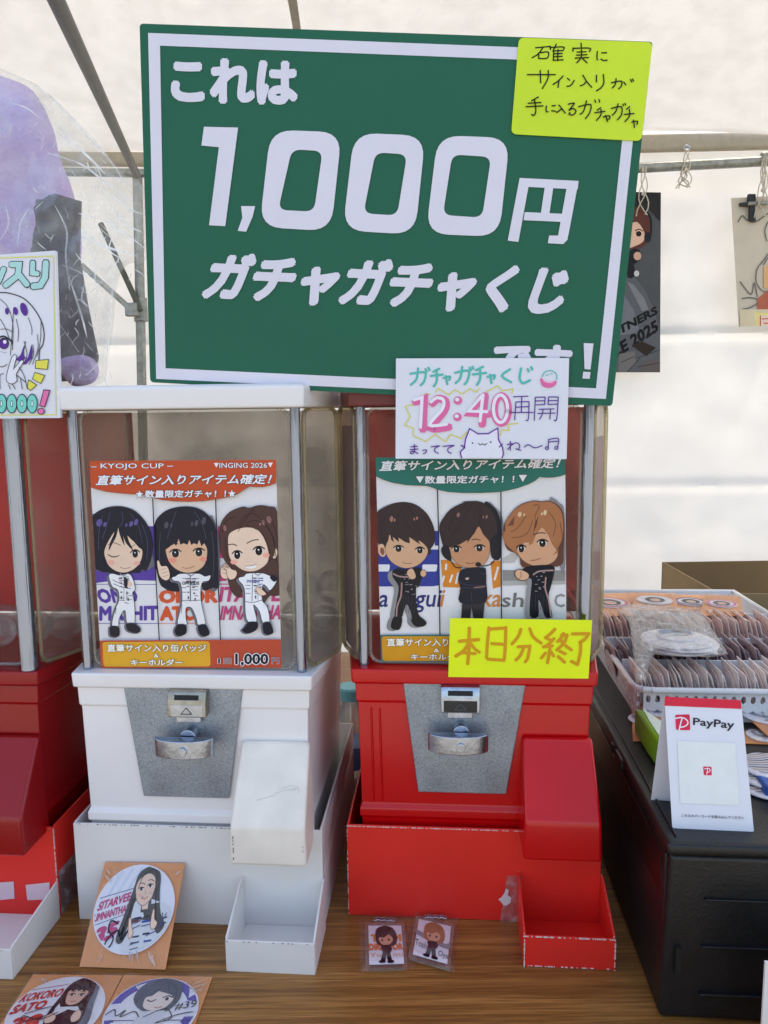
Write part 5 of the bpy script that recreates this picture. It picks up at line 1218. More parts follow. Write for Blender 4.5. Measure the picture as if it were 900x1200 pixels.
# art helpers in unit-disc coordinates: x right, y down
def disc_clip(A): A.clip = [(.96 * cos(2 * pi * i / 40), .96 * sin(2 * pi * i / 40)) for i in range(40)]
def art_long(A):
    disc_clip(A)
    for k in range(4): A.rib([(-.7 + .2 * k, -.3), (-.45 + .22 * k, -.9)], .05, (214, 222, 238), 0)
    A.text('SITARVEE', [(-.88,-.12),(-.14,-.36),(-.12,-.16),(-.92,.10)], (206, 84, 128), bold=.04); A.text('LIMNANTHAR', [(-.95,.16),(-.10,-.10),(-.08,.08),(-.95,.34)], (206, 84, 128), bold=.04)
    A.text('35', [(-.80,.46),(-.25,.26),(-.30,.62),(-.86,.90)], (206, 84, 128), bold=.06)
    for a, b in (((-.9,-.2),(-.05,-.45)), ((-.95,.42),(-.1,.12))): A.rib([a, b], .015, (120, 120, 150), 0)
    A.poly([(-.10,-.40),(-.05,-.75),(.12,-.92),(.35,-.95),(.52,-.75),(.58,-.35),(.70,.1),(.85,.35),(.70,.55),(.5,.3),(.1,.3),(-.1,.75),(-.28,.70),(-.2,.2)], (92, 86, 82), .0 or 3)
    A.poly([(.05,-.20),(.5,-.18),(.95,.05),(.85,.6),(.4,1.0),(-.1,1.0),(-.02,.3)], (222, 220, 222), 3)
    A.poly([(.15,-.25),(.40,-.28),(.45,.10),(.20,.10)], (90, 84, 82)); A.poly([(.16,-.20),(.34,-.22),(.36,.02),(.22,.04)], (236, 200, 178))
    A.poly([(-.04,-.42),(.0,-.62),(.2,-.78),(.38,-.70),(.44,-.45),(.40,-.22),(.25,-.06),(.10,-.10),(.0,-.25)], (240, 204, 182), 3)
    A.rib([(-.04,-.42),(.0,-.25),(.10,-.10),(.25,-.06),(.40,-.22),(.44,-.45)], .014, (130, 96, 86), 3)
    for x, y in ((.10,-.42), (.31,-.50)):
        A.ell(x, y, .06, .035, (246, 240, 238)); A.ell(x, y, .034, .036, (60, 46, 44)); A.rib([(x-.07, y), (x-.02, y-.04), (x+.06, y-.03)], .022, (60, 44, 42)); A.rib([(x-.07, y-.12), (x, y-.14), (x+.07, y-.11)], .018, (90, 70, 64))
    A.rib([(.21,-.40),(.235,-.33),(.21,-.32)], .010, (190, 140, 120)); A.ell(.10,-.28,.05,.03,(246,180,164)); A.ell(.36,-.34,.05,.03,(246,180,164))
    for t in [[(.02,-.45),(.1,-.75),(.3,-.88)],[(-.05,-.2),(-.1,.2),(-.2,.6)],[(.48,-.4),(.55,.0),(.66,.4)],[(.42,-.6),(.5,-.3),(.58,.1)],[(.0,-.3),(-.06,.1),(-.12,.45)],[(.30,-.9),(.42,-.8),(.48,-.6)]]: A.rib(t, .014, (62, 56, 54), 3)
    for x, y, w, h, c in ((.08,.22,.16,.03,(40,50,90)),(.30,.18,.14,.03,(60,60,70)),(.08,.30,.14,.03,(150,50,60)),(.28,.28,.18,.05,(60,90,160)),(.12,.62,.16,.035,(60,60,70)),(.36,.55,.16,.04,(60,60,80)),(.10,.75,.2,.03,(90,90,110)),(.42,.70,.18,.04,(70,90,150)),(.78,.2,.10,.03,(60,60,80)),(.76,.32,.12,.03,(60,60,80))):
        A.poly([(x, y), (x + w, y - .03), (x + w, y + h - .03), (x, y + h)], c)
    A.rib([(.15,-.22),(.23,-.20),(.30,-.25)], .016, (190, 90, 80))
    for q in ([(.0,.55),(-.05,.25),(.0,.24),(.06,.42),(.12,.55),(.05,.68)], [(.5,.35),(.50,.05),(.54,.04),(.58,.24),(.66,.30),(.64,.42),(.56,.46)]): A.poly(q, (240, 204, 182), 2); A.rib(q, .012, (150, 110, 100), 2, True)
    for t in [[(.1,.35),(.25,.28)],[(.1,.45),(.25,.38)],[(.3,.4),(.5,.35)],[(.1,.8),(.3,.72)],[(.45,.6),(.65,.5)],[(.12,.9),(.3,.85)],[(.75,.1),(.8,.4)],[(.85,.1),(.7,.5)]]: A.rib(t, .02, (90, 92, 130), 2)
    A.rib([(-.30,.35),(-.48,.30),(-.50,.50),(-.34,.66),(-.40,.86),(-.52,.84),(-.44,.62),(-.25,.5),(-.20,.62),(-.12,.42),(-.15,.7),(-.02,.5)], .032, (30, 28, 40), 4)
def art_dark(A):
    disc_clip(A)
    A.text('KOKORO', [(-.86,-.45),(-.05,-.62),(-.08,-.36),(-.92,-.18)], (206, 60, 54), bold=.04); A.text('SATO', [(-.92,-.12),(-.25,-.27),(-.27,-.02),(-.96,.16)], (206, 60, 54), bold=.05); A.text('38', [(-.75,.25),(-.15,.10),(-.2,.55),(-.8,.7)], (206, 60, 54), bold=.06)
    A.rib([(-.8,-.55),(-.05,-.72)], .015, (160, 90, 90), 0)
    A.poly([(.35,-.95),(.65,-.8),(.75,-.2),(.85,.4),(.6,.6)], (112, 112, 122), 3)
    A.poly([(-.05,-.35),(.0,-.7),(.2,-.92),(.45,-.90),(.6,-.65),(.62,-.2),(.68,.3),(.5,.5),(0,.5),(-.12,.2)], (60, 24, 32), 3)
    A.poly([(.02,-.15),(.08,-.05),(.45,-.08),(.55,.05),(.95,.2),(.85,.9),(0,.98),(-.1,.3)], (226, 224, 226), 0)
    A.poly([(.06,-.48),(.12,-.58),(.46,-.60),(.50,-.40),(.42,-.18),(.26,-.10),(.12,-.20)], (228, 178, 156), 3)
    A.rib([(.06,-.48),(.12,-.20),(.26,-.10),(.42,-.18),(.50,-.40)], .012, (120, 70, 66), 3)
    for x in (.18, .39): A.ell(x, -.40, .05, .03, (246, 240, 238)); A.ell(x, -.40, .032, .034, (44, 26, 30)); A.rib([(x-.07,-.40),(x,-.45),(x+.07,-.42)], .022, (44, 26, 30)); A.rib([(x-.06,-.50),(x+.05,-.51)], .014, (70, 40, 44))
    A.rib([(.22,-.22),(.28,-.20),(.34,-.23)], .014, (160, 70, 66)); A.poly([(.0,-.6),(.1,-.78),(.3,-.85),(.5,-.75),(.52,-.5),(.44,-.55),(.40,-.5),(.34,-.56),(.28,-.5),(.22,-.56),(.16,-.5),(.10,-.54),(.04,-.45)], (60, 24, 32))
    for t in [[(.0,-.4),(-.04,.0),(-.04,.35)],[(.56,-.5),(.6,-.1),(.6,.3)],[(.2,-.88),(.05,-.7),(.0,-.5)],[(.4,-.88),(.54,-.7),(.56,-.4)]]: A.rib(t, .014, (110, 60, 70), 3)
    for q in ([(-.12,.25),(-.05,.12),(.1,.2),(.1,.35),(-.05,.4)], [(.42,.2),(.5,.02),(.6,.1),(.62,.28),(.5,.36)]): A.poly(q, (236, 196, 174), 2); A.rib(q, .012, (150, 110, 100), 2, True)
    A.text('OPTIMUS', [(-.1,.45),(.6,.38),(.6,.55),(-.1,.62)], (50, 50, 60), bold=.05)
    A.rib([(-.6,.15),(-.1,-.05),(-.05,.15),(-.5,.35),(-.6,.2),(-.2,.3),(.1,.1)], .022, (24, 24, 34), 4)
def art_purple(A):
    A.clip = [(.96 * cos(2 * pi * i / 40), .96 * sin(2 * pi * i / 40)) for i in range(40)]
    A.poly([(-1,-1),(1,-1),(1,1),(-1,1)], (96, 80, 168)); A.poly([(-1,-.15),(.2,-.35),(1,-.3),(1,.1),(-1,.3)], (224, 222, 236)); A.poly([(-.6,-.7),(-.3,-.85),(-.1,-.7),(-.4,-.5)], (232, 230, 240)); A.poly([(.6,-.9),(.9,-.6),(.7,-.4)], (232, 230, 240))
    A.text('RIRI', [(-.75,.35),(.0,.32),(-.02,.55),(-.78,.58)], (240, 238, 246), bold=.06); A.text('JNITA', [(.1,.32),(.85,.30),(.8,.52),(.08,.55)], (240, 238, 246), bold=.06)
    A.rib([(-.8,.3),(.9,.22)], .02, (60, 50, 110), 0)
    A.poly([(-.5,-.3),(-.45,-.7),(-.15,-.93),(.2,-.95),(.45,-.75),(.52,-.35),(.4,-.05),(.2,.05),(-.2,.02)], (88, 92, 106), 3)
    A.poly([(-.25,-.25),(-.2,-.45),(.0,-.62),(.3,-.5),(.38,-.3),(.3,-.1),(.1,.02),(-.1,.0),(-.22,-.1)], (236, 216, 206), 3)
    A.rib([(-.25,-.25),(-.22,-.1),(-.1,.0),(.1,.02),(.3,-.1),(.38,-.3)], .012, (110, 90, 96), 3); A.rib([(-.18,-.28),(-.08,-.24),(.0,-.30)], .03, (50, 50, 60)); A.ell(.24, -.34, .07, .045, (248, 246, 246)); A.ell(.24, -.33, .042, .052, (60, 60, 72)); A.rib([(.14,-.36),(.24,-.42),(.34,-.38)], .03, (50, 50, 60)); A.poly([(-.3,-.3),(-.25,-.6),(.0,-.8),(.35,-.6),(.42,-.3),(.3,-.45),(.15,-.5),(-.02,-.55),(-.12,-.4),(-.2,-.38)], (88, 92, 106)); [A.rib(t, .014, (58, 60, 74), 3) for t in ([(-.1,-.85),(-.3,-.6),(-.4,-.2)],[(.1,-.85),(.35,-.65),(.45,-.2)],[(0,-.8),(-.05,-.6),(-.15,-.45)],[(.1,-.8),(.2,-.6),(.3,-.45)])]; A.rib([(.05,-.08),(.12,-.06),(.2,-.1)], .02, (180, 90, 90))
    A.poly([(-.2,.05),(.3,.0),(.4,.4),(-.3,.45)], (214, 212, 218)); 
    A.rib([(-.95,.15),(-.8,.0),(-.7,.18),(-.55,.02),(-.6,.2),(-.35,.05),(-.2,.2)], .025, (30, 28, 44), 4); A.rib([(-.1,.2),(.3,-.05),(.5,.2),(.2,.35),(.6,.1),(.9,.0)], .022, (30, 28, 44), 4)
    A.text('#39', [(.48,-.22),(.92,-.34),(.93,-.12),(.5,.0)], (30, 28, 44), bold=.0)
zc = TABLE + .0006
PBW = vplane(VW - .002)
tl, tr_ = PBW.hit(123.5, 1010.5), PBW.hit(217, 1011.8); bl_, br_ = T(93.5, 1133, zc), T(194, 1136.5, zc)
badge_pack([tl, tr_, br_, bl_], 'round badge with long-haired racer on orange card, leaning on the white box', art_long, r=.48, c=(.497, .455))
def flat_card(px4, z=zc): return [T(a, b, z) for a, b in px4]
def flatq(px_tl, px_tr, depth, z=zc):
    a, b = T(*px_tl, z), T(*px_tr, z); d = (b - a); dn = Vector((d.y, -d.x, 0)).normalized() * depth
    return [a, b, b + dn, a + dn]
badge_pack(flatq((39, 1143), (143.5, 1144), .125), 'round badge with dark red-haired racer on orange card at the front left corner', art_dark, r=.485, c=(.5, .46))
badge_pack(flatq((145.5, 1143.5), (249, 1146), .125), 'round purple badge with winking racer on orange card at the front edge', art_purple, r=.485, c=(.5, .46))

# keyrings in clear bags
def keyring(px4b, px4a, label, hair, face, body, bg):
    W4 = [T(a, b, zc) for a, b in px4b]
    e = empty('keyring', (W4[2] + W4[3]) / 2, label, 'keyring', 'bagged keyrings')
    pl = zplane(TABLE + .006)
    ac = MB().slab([pl.hit(a, b) for a, b in round_quad(px4a, 3)], Z, .0035).build('acrylic_block', clear_mat('thick_acrylic', (.96, .95, .95), .05, .05, .15, .05, 20, .12), e, bevel=.0006)
    q = [tuple(homog(px4a, a, b)) for a, b in ((.09, .07), (.92, .07), (.92, .90), (.09, .90))]
    MB().slab([pl.hit(a, b, .0006) for a, b in q], Z, .0005).build('picture', ink((236, 232, 238), .3), e)
    A = Art(pl, lift=.0010); A.px = lambda p: tuple(homog(q, p[0], p[1])); A.sc = 1 / max(1, (Vector(q[1]) - Vector(q[0])).length)
    bg(A)
    A.poly([(.2,.25),(.25,.08),(.5,.0),(.75,.08),(.85,.3),(.78,.5),(.5,.55),(.25,.48)], hair, 3); A.poly([(.3,.32),(.42,.26),(.6,.24),(.72,.34),(.66,.46),(.5,.52),(.36,.46)], face, 3)
    A.poly([(.3,.3),(.45,.18),(.58,.12),(.55,.26),(.44,.32)], hair, 0); A.ell(.40, .38, .035, .03, (30, 20, 24), n=8); A.ell(.60, .37, .035, .03, (30, 20, 24), n=8)
    A.poly([(.38,.52),(.62,.50),(.68,.62),(.62,.72),(.66,.92),(.54,.92),(.5,.75),(.46,.92),(.34,.90),(.40,.70),(.36,.6)], body, 2)
    A.poly([(.30,.90),(.46,.88),(.46,.96),(.30,.96)], body, 2); A.poly([(.54,.90),(.70,.90),(.70,.97),(.54,.97)], body, 2)
    A.build('printed_figure', e)
    mb = MB(); c = pl.hit(*homog(px4a, .5, -.06), .002)
    for k in range(7):
        a = c + U * (.004 * (k - 3)) + Z * .001 * (k % 2); 
        for j in range(8):
            t0, t1 = 2 * pi * j / 8, 2 * pi * (j + 1) / 8
            mb.tube(a + U * .003 * cos(t0) + V * .0025 * sin(t0), a + U * .003 * cos(t1) + V * .0025 * sin(t1), .0006, 5)
    mb.build('chain', M_STEEL, e)
    nx = 20; pts = []
    for j in range(nx + 1):
        for i in range(nx + 1):
            a, b = i / nx, j / nx; p = W4[0].lerp(W4[1], a).lerp(W4[3].lerp(W4[2], a), b)
            t = min(1, 5 * min(a, 1 - a, b, 1 - b)); pts.append(p + Z * (.0085 * t + .0016 * (noise.noise(p * 120) + abs(noise.noise(p * 60))) + .0005))
    o = MB().raw(pts, [(k, k + 1, k + nx + 2, k + nx + 1) for j in range(nx) for k in range(j * (nx + 1), j * (nx + 1) + nx)]).build('clear_bag', clear_mat('pinkish_bag_film', (.985, .975, .975), .02, .12, .03, .3, 90, .07, (.85, .78, .76)), e)
    md = o.modifiers.new('t', 'SOLIDIFY'); md.thickness = .0002
def bgo(A): A.text('TEAM', [(.05,.22),(.98,.22),(.98,.42),(.05,.42)], (236, 140, 60), bold=.06); A.text('DIRECTOR', [(.0,.46),(1,.46),(1,.64),(0,.64)], (236, 120, 50), bold=.06); A.text('Yuji  mi', [(.02,.70),(.98,.70),(.98,.84),(.02,.84)], (236, 160, 110), bold=.0)
def bgg(A): A.poly([(-.0,.30),(.3,.38),(.9,.50),(1.0,.42),(1.0,.62),(.5,.55),(.0,.42)], (150, 146, 150), 2); A.text('Toshi', [(.0,.55),(.40,.60),(.38,.78),(-.0,.72)], (60, 56, 66), bold=.0); A.text('Oya', [(.72,.70),(1.0,.73),(1.0,.92),(.70,.88)], (60, 56, 66), bold=.0)
k6 = lambda pts: [(405 + a / 6, 1050 + b / 6) for a, b in pts]
keyring(k6([(95,150),(442,138),(488,518),(102,540)]), k6([(135,185),(412,185),(438,505),(140,515)]), 'bagged keyring with dark-haired figure and orange letters by the red box', (58, 30, 32), (224, 160, 128), (44, 24, 32), bgo)
keyring(k6([(458,92),(800,160),(768,545),(436,452)]), k6([(495,135),(765,195),(735,515),(442,430)]), 'bagged keyring with light brown-haired figure by the red box', (176, 110, 66), (224, 170, 136), (44, 26, 38), bgg)

# ================================================================== RIGHT SIDE: BLACK CONTAINER AND WHAT STANDS ON IT
TOPZ = 0.928
cu0 = 0.2365
CF = lambda u, v, z: L(u, v, z)
ct = empty('storage_container', L(.6, 1.2, TABLE), 'black plastic storage container under the payment stand and white basket', 'container')
c0 = loc_uv(T(783, 987, TOPZ)); ul = c0[0]; vf = c0[1]
ur, vb = ul + .62, 1.86
ul_b = ul - .006
mb = MB(); mb.loft([[CF(ul_b + .004, vf + .004, TABLE + .001), CF(ur, vf + .004, TABLE + .001), CF(ur, vb, TABLE + .001), CF(ul_b + .004, vb, TABLE + .001)],
                    [CF(ul + .004, vf + .003, TOPZ - .016), CF(ur, vf + .003, TOPZ - .016), CF(ur, vb, TOPZ - .016), CF(ul + .004, vb, TOPZ - .016)]])
mb.build('body', M_BLACK_PL, ct, bevel=.006)
MB().box((ul - .001, vf - .002, TOPZ - .0155), (ur + .003, vb + .003, TOPZ)).build('lid', M_BLACK_PL, ct, bevel=.005)
MB().box((ul + .002, vf + .03, TABLE + .02), (ul + .0035, vb - .03, TOPZ - .03)).build('side_panel', M_BLACK_IN, ct, bevel=.001)
for a in (.0,): MB().box((ul + .001, vf + .012, TABLE + .012), (ul + .005, vf + .020, TOPZ - .02)).build('corner_rib', M_BLACK_PL, ct, bevel=.0015)
for k, (px_, py_) in enumerate(((826, 1056), (822, 1111), (819, 1167))):
    h_ = vplane(vf).hit(px_, py_)
    MB().loft([[CF(loc_uv(h_)[0] + a_, vf + b_, h_.z + c_) for a_, b_ in ((0, .004), (0, -.0008), (.40, -.0008), (.40, .004))] for c_ in (0, .0022)]).build('groove_ridge', M_BLACK_PL, ct, bevel=.0006)
MB().box((ul + .012, vf - .002, TOPZ - .15), (ul + .018, vf + .004, TOPZ - .12)).build('latch_slot', pmat('slot_black', (8, 8, 8), .6), ct)
MB().box((ul - .0045, vf + .20, TOPZ - .018), (ul + .002, vf + .235, TOPZ - .004)).build('hinge_tab', M_BLACK_PL, ct, bevel=.0015)
MB().box((ul - .0045, vf + .25, TOPZ - .018), (ul + .002, vf + .262, TOPZ - .006)).build('hinge_tab', M_BLACK_PL, ct, bevel=.0015)
MB().box((ul + .010, vf + .012, TOPZ - .001), (ul + .0125, vb - .02, TOPZ + .0022)).build('lid_ridge', M_BLACK_PL, ct, bevel=.001)

# payment stand
ps_l, ps_r = T(788, 970.5, TOPZ), T(883.5, 975, TOPZ)
hx = (ps_r - ps_l); hx.z = 0; w_ = hx.length; hx.normalize(); hv = Vector((-hx.y, hx.x, 0)); 
ztop = None
tz = vplane(0)  # find the top edge: sheet leans back
pl_ = Plane(ps_l, (-hv * cos(radians(12)) + Z * sin(radians(12))))
st = empty('payment_stand', (ps_l + ps_r) / 2, 'white folded table stand with red top stripe and payment logo', 'stand')
FQ = [(778.6, 816.5), (868.3, 820.5), (883.6, 974.8), (788, 970.5)]
sheet('front_sheet', pl_, FQ, .0012, M_PAPER, st, r=2)
tpl, tpr = pl_.hit(778.8, 817), pl_.hit(868, 821)
b0 = T(762.8, 937, TOPZ); bk = b0 + hx * w_
MB().slab([tpl - pl_.n * .0018, tpr - pl_.n * .0018, bk, b0], (Z * .3 + hv).normalized(), .001).build('back_sheet', M_PAPER, st)
A = Art(pl_, 740, 790, 5.625, lift=.0004)
A.poly([(219,148),(721,171),(726,230),(217,208)], (222, 48, 70))
rq = round_quad([(288, 268), (384, 265), (388, 370), (294, 368)], 12); A.poly(rq, (222, 48, 82))
A.rib([(290,292),(330,286),(362,300),(372,325),(350,345),(318,350)], 8, (240, 238, 246), 4); A.rib([(334,288),(318,350),(314,372)], 8, (240, 238, 246), 3)
A.text('PayPay', [(407,287),(680,308),(674,378),(405,350)], (48, 46, 54), bold=.018)
A.poly([(302,440),(684,455),(714,864),(322,850)], (232, 234, 232)); A.poly(round_quad([(472,608), (528,610), (530,668), (476,666)], 7), (214, 62, 84)); A.rib([(482,625),(505,620),(520,632),(510,645),(498,648)], 5, (240, 238, 246), 3); A.rib([(503,622),(496,662)], 5, (240, 238, 246), 0)
A.text('こちらのバーコードを読み込んでください', [(330,922),(742,938),(742,958),(330,942)], (70, 68, 80), bold=.01)
A.build('print', st)
# green holder behind
gz = TOPZ + .0005
gq = [T(756, 848, gz), T(777, 851, gz)]
g0 = T(757, 893, gz)
gh = empty('green_stapler_case', g0, 'small bright green plastic case half behind the payment stand', 'case')
a = T(757.5, 884, gz); b = T(772, 905, gz)
MB().loft([[a, b, b + V * .055 + U * .03, a + V * .07], [p + Z * .040 for p in (a, b, b + V * .055 + U * .03, a + V * .07)]]).build('body', pmat('leaf_green_plastic', (116, 172, 34), .4), gh, bevel=.006, seg=3)
lt = [a + U * .006 + V * .01, b + V * .006 + U * .004, b + V * .045 + U * .024, a + V * .055 + U * .008]
MB().slab([p + Z * .0412 for p in lt], Z, .001).build('label', ink((226, 236, 214)), gh)

# loose badge packs and badge pile on the container
def art_line(seed):
    def f(A):
        rnd = random.Random(seed); disc_clip(A)
        A.poly([(-.5,-.6),(.2,-.8),(.6,-.2),(.3,.5),(-.4,.4)], (150, 150, 158), 3); A.poly([(-.3,-.4),(.2,-.5),(.35,-.1),(.0,.2),(-.3,.0)], (226, 222, 224), 3)
        for k in range(9):
            x, y = rnd.uniform(-.6, .5), rnd.uniform(-.6, .6); A.rib([(x, y), (x + rnd.uniform(-.3, .3), y + rnd.uniform(-.3, .3)), (x + rnd.uniform(-.4, .5), y + rnd.uniform(-.2, .4))], .03, (50, 50, 60), 3)
    return f
tz_ = TOPZ + .0008
r7 = lambda pts: [(740 + a / 5.625, 790 + b / 5.625) for a, b in pts]
badge_pack([T(a, b, tz_) for a, b in r7([(0,240),(130,200),(210,440),(10,445)])], 'badge on orange card left of the green case', art_line(1), r=.46, group='badge packs on the black container')
badge_pack([T(a, b, tz_ + .010) for a, b in r7([(30,170),(230,180),(330,420),(95,350)])], 'badge on orange card between the basket and payment stand', art_line(2), r=.45, group='badge packs on the black container')
badge_pack([T(a, b, tz_ + .010) for a, b in r7([(735,262),(900,180),(1080,330),(895,408)])], 'badge with line drawing on orange card right of the payment stand', art_line(3), r=.45, group='badge packs on the black container')
badge_pack([T(a, b, tz_) for a, b in r7([(735,380),(960,380),(1010,468),(750,460)])], 'lowest badge card, flat beside the payment stand', art_line(4), r=.42, group='badge packs on the black container')
for k in range(3):
    c = T(740 + (900 + 12 * k) / 5.625, 790 + (735 - 62 * k) / 5.625, TOPZ + .003 + .007 * k)
    n_ = 40; R_ = .036
    e = empty('loose_badge', c, ('lowest' , 'middle', 'topmost')[k] + ' badge in the small pile right of the payment stand', 'badge', 'piled badges')
    rg = lambda rr, h: [c + Vector((R_ * rr * cos(2 * pi * i / n_), R_ * rr * sin(2 * pi * i / n_), h)) for i in range(n_)]
    MB().loft([rg(.94, -.002), rg(1, .0), rg(.97, .002), rg(.7, .0035), rg(.02, .004)]).build('badge_face', pmat('badge_white', (236, 232, 238), .25, 0, 20, .02), e, smooth=True)
    A = Art(None, fn=(lambda c: (lambda x, y, l=0.0: c + U * x * R_ - V * y * R_ + Z * (.0030 + .0012 * (1 - min(1, x * x + y * y)) + l)))(c), lift=.0006)
    A.clip = [(.9 * cos(2 * pi * i / 30), .9 * sin(2 * pi * i / 30)) for i in range(30)]
    for j in range(10): A.rib([(-.9, -.8 + .17 * j), (-.3, -.7 + .17 * j), (.2, -.85 + .17 * j), (.9, -.72 + .17 * j)], .05, ((70, 64, 60), (176, 140, 96), (120, 120, 130))[j % 3], 3)
    A.build('badge_print', e)
bt = T(897, 938, TOPZ)
MB().box((-.0, -.0, 0), (.05, .06, .018), lambda x, y, z: bt + U * x + V * y + Z * z).build('blue_box', pmat('blue_plastic', (36, 92, 170), .4), None, bevel=.003)
tag(bpy.data.objects['blue_box'], 'small blue plastic box at the right picture edge on the container', 'box')
# ------------------------------------------------------------------ perforated basket
RZ = 0.979
fl = T(745.5, 807, RZ); bu, bv = loc_uv(fl)
BW_, BD_ = .36, .62
bk_e = empty('perforated_basket', L(bu + BW_ / 2, bv + BD_ / 2, TOPZ), 'white perforated plastic basket full of bagged badge packs', 'basket')
def lattice(p0, p1, z0, z1, nrm, nx, nz, th=.0022, hole=.62, dia=False):
    """wall with real holes: built from cells with an opening in each"""
    mb = MB(); d = (p1 - p0); 
    for i in range(nx):
        for j in range(nz):
            def Q(a, b): return p0 + d * ((i + a) / nx) + Z * (z0 + (z1 - z0) * ((j + b) / nz))
            N_ = 8; inner = [(.5 + hole / 2 * cos(2 * pi * k / N_ + pi / 8), .5 + hole / 2 * sin(2 * pi * k / N_ + pi / 8)) for k in range(N_)]
            if j == nz - 1 and nz > 1: pass
            outer = [(1, .7), (.7, 1), (.3, 1), (0, .7), (0, .3), (.3, 0), (.7, 0), (1, .3)]
            outer = [(1, .68), (.68, 1), (.32, 1), (0, .68), (0, .32), (.32, 0), (.68, 0), (1, .32)]
            fo = [Q(*o_) for o_ in outer]; fi = [Q(*o_) for o_ in inner]
            vs = fo + fi + [p - nrm * th for p in fo + fi]; fs = []
            for k in range(N_):
                l = (k + 1) % N_; fs += [(k, l, N_ + l, N_ + k), (2 * N_ + k, 3 * N_ + k, 3 * N_ + l, 2 * N_ + l), (N_ + k, N_ + l, 3 * N_ + l, 3 * N_ + k)]
            mb.raw(vs, fs)
            # corner fillets
            for (ca, cb), (i1, i2) in (((1, 1), (0, 1)), ((0, 1), (2, 3)), ((0, 0), (4, 5)), ((1, 0), (6, 7))):
                q = [Q(ca, cb), fo[i1], fo[i2]]; mb.raw(q + [p - nrm * th for p in q], [(0, 1, 2), (5, 4, 3)])
    return mb
def bl(u, v, z=0): return L(bu + u, bv + v, z)
lattice(bl(.006, .008), bl(.006, BD_), TOPZ + .002, RZ - .006, -U, 44, 3, hole=.6).build('side_wall', M_BASKET, bk_e)
lattice(bl(.012, .004), bl(BW_, .004), TOPZ + .002, RZ - .006, -V, 26, 2, hole=.55).build('front_wall', M_BASKET, bk_e)
MB().box((bu + .006, bv + .006, TOPZ + .0008), (bu + BW_, bv + BD_, TOPZ + .003)).build('base', M_BASKET, bk_e)
MB().box((bu + BW_ - .004, bv + .006, TOPZ + .001), (bu + BW_, bv + BD_, RZ - .004)).build('side_wall', M_BASKET, bk_e)
MB().box((bu + .006, bv + BD_ - .004, TOPZ + .001), (bu + BW_, bv + BD_, RZ - .004)).build('back_wall', M_BASKET, bk_e)
rim = MB(); c_ = [(.02, 0), (BW_, 0), (BW_, BD_), (0, BD_), (0, .02)]
pr = []
pts = [(BW_, 0), (.022, 0), (.010, .003), (.003, .010), (0, .022), (0, BD_)]
for (x0, y0), (x1, y1) in zip(pts, pts[1:] + [pts[0]]):
    if (x0, y0) == (0, BD_): continue
    rim.tube(bl(x0, y0, RZ - .002), bl(x1, y1, RZ - .002), .0045, 10)
rim.tube(bl(0, BD_, RZ - .002), bl(BW_, BD_, RZ - .002), .0045, 10); rim.tube(bl(BW_, 0, RZ - .002), bl(BW_, BD_, RZ - .002), .0045, 10)
rim.build('rim', M_BASKET, bk_e)
for vv in (.115, .235, .40):
    MB().box((bu + .006, bv + vv, TOPZ + .003), (bu + BW_ - .005, bv + vv + .003, RZ + .006)).build('divider', M_BASKET, bk_e, bevel=.0008)
# packs standing on edge in the basket
def pack_proto(name, card, sleeve, label, grp, h=.062, w=.072):
    m_ = MB()
    pts = []
    for s_ in (-1, 1):
        for (y, z, t) in ((0, 0, 0), (w, 0, 0), (w, h, 0), (0, h, 0), (w * .5, h * .4, 1), (w * .3, h * .15, .8), (w * .75, h * .7, .6)):
            pts.append(U * (s_ * (.0006 + .0028 * t)) + V * y + Z * z)
    fc = [(0, 1, 5), (1, 4, 5), (0, 5, 3), (5, 4, 3), (1, 2, 6), (1, 6, 4), (2, 3, 6), (3, 4, 6)]
    m_.raw(pts, fc + [tuple(7 + j for j in reversed(f)) for f in fc] + [(0, 3, 10, 7), (3, 2, 9, 10), (2, 1, 8, 9)], sleeve)
    n_ = 12; cy, cz = w * .5, h * .42
    for rr, xx, mt in ((.42, -.0042, card), (.34, -.0048, ink((226, 220, 222), .3))):
        c_ = [U * xx + V * (cy + w * rr * cos(2 * pi * k / n_)) + Z * (cz + w * rr * sin(2 * pi * k / n_)) for k in range(n_)]
        m_.raw(c_ + [p + U * .002 for p in c_], [tuple(range(n_))] + [(k, (k + 1) % n_, n_ + (k + 1) % n_, n_ + k) for k in range(n_)], mt)
    o = m_.build(name); tag(o, label, 'badge pack', grp); return o
S_PINK = pmat('pinkish_sleeve', (240, 226, 220), .35, 0, 60, .1)
S_DARK = pmat('dusky_sleeve', (176, 154, 158), .3, 0, 60, .15)
S_ROSE = pmat('rose_sleeve', (232, 206, 198), .32, 0, 60, .12)
used = {}
def place_pack(key, proto, u, v, yaw, lean, sc=1.0):
    o = proto if key not in used else proto.copy()
    if key in used: COL.objects.link(o)
    used[key] = 1
    o.location = L(u, v, TOPZ + .0045); o.rotation_euler = (0, 0, yaw); o.rotation_mode = 'XYZ'
    R_ = Matrix.Rotation(yaw, 4, 'Z') @ Matrix.Rotation(lean, 4, V)
    o.matrix_world = Matrix.Translation(L(u, v, TOPZ + .0045)) @ R_ @ Matrix.Scale(sc, 4)
    return o
pD = pack_proto('sleeved_badge', pmat('pink_card', (232, 206, 198), .6), S_PINK, 'pale pink bagged pack standing in the front row of the basket', 'packs in the front basket row')
pC = pack_proto('sleeved_badge', pmat('plum_card', (112, 78, 86), .6), S_DARK, 'dark plum bagged pack standing in the middle row of the basket', 'packs in the middle basket row')
pB = pack_proto('sleeved_badge', pmat('rose_card', (210, 164, 154), .6), S_ROSE, 'dusty rose bagged pack standing in the rear row of the basket', 'packs in the rear basket row')
rnd = random.Random(11)
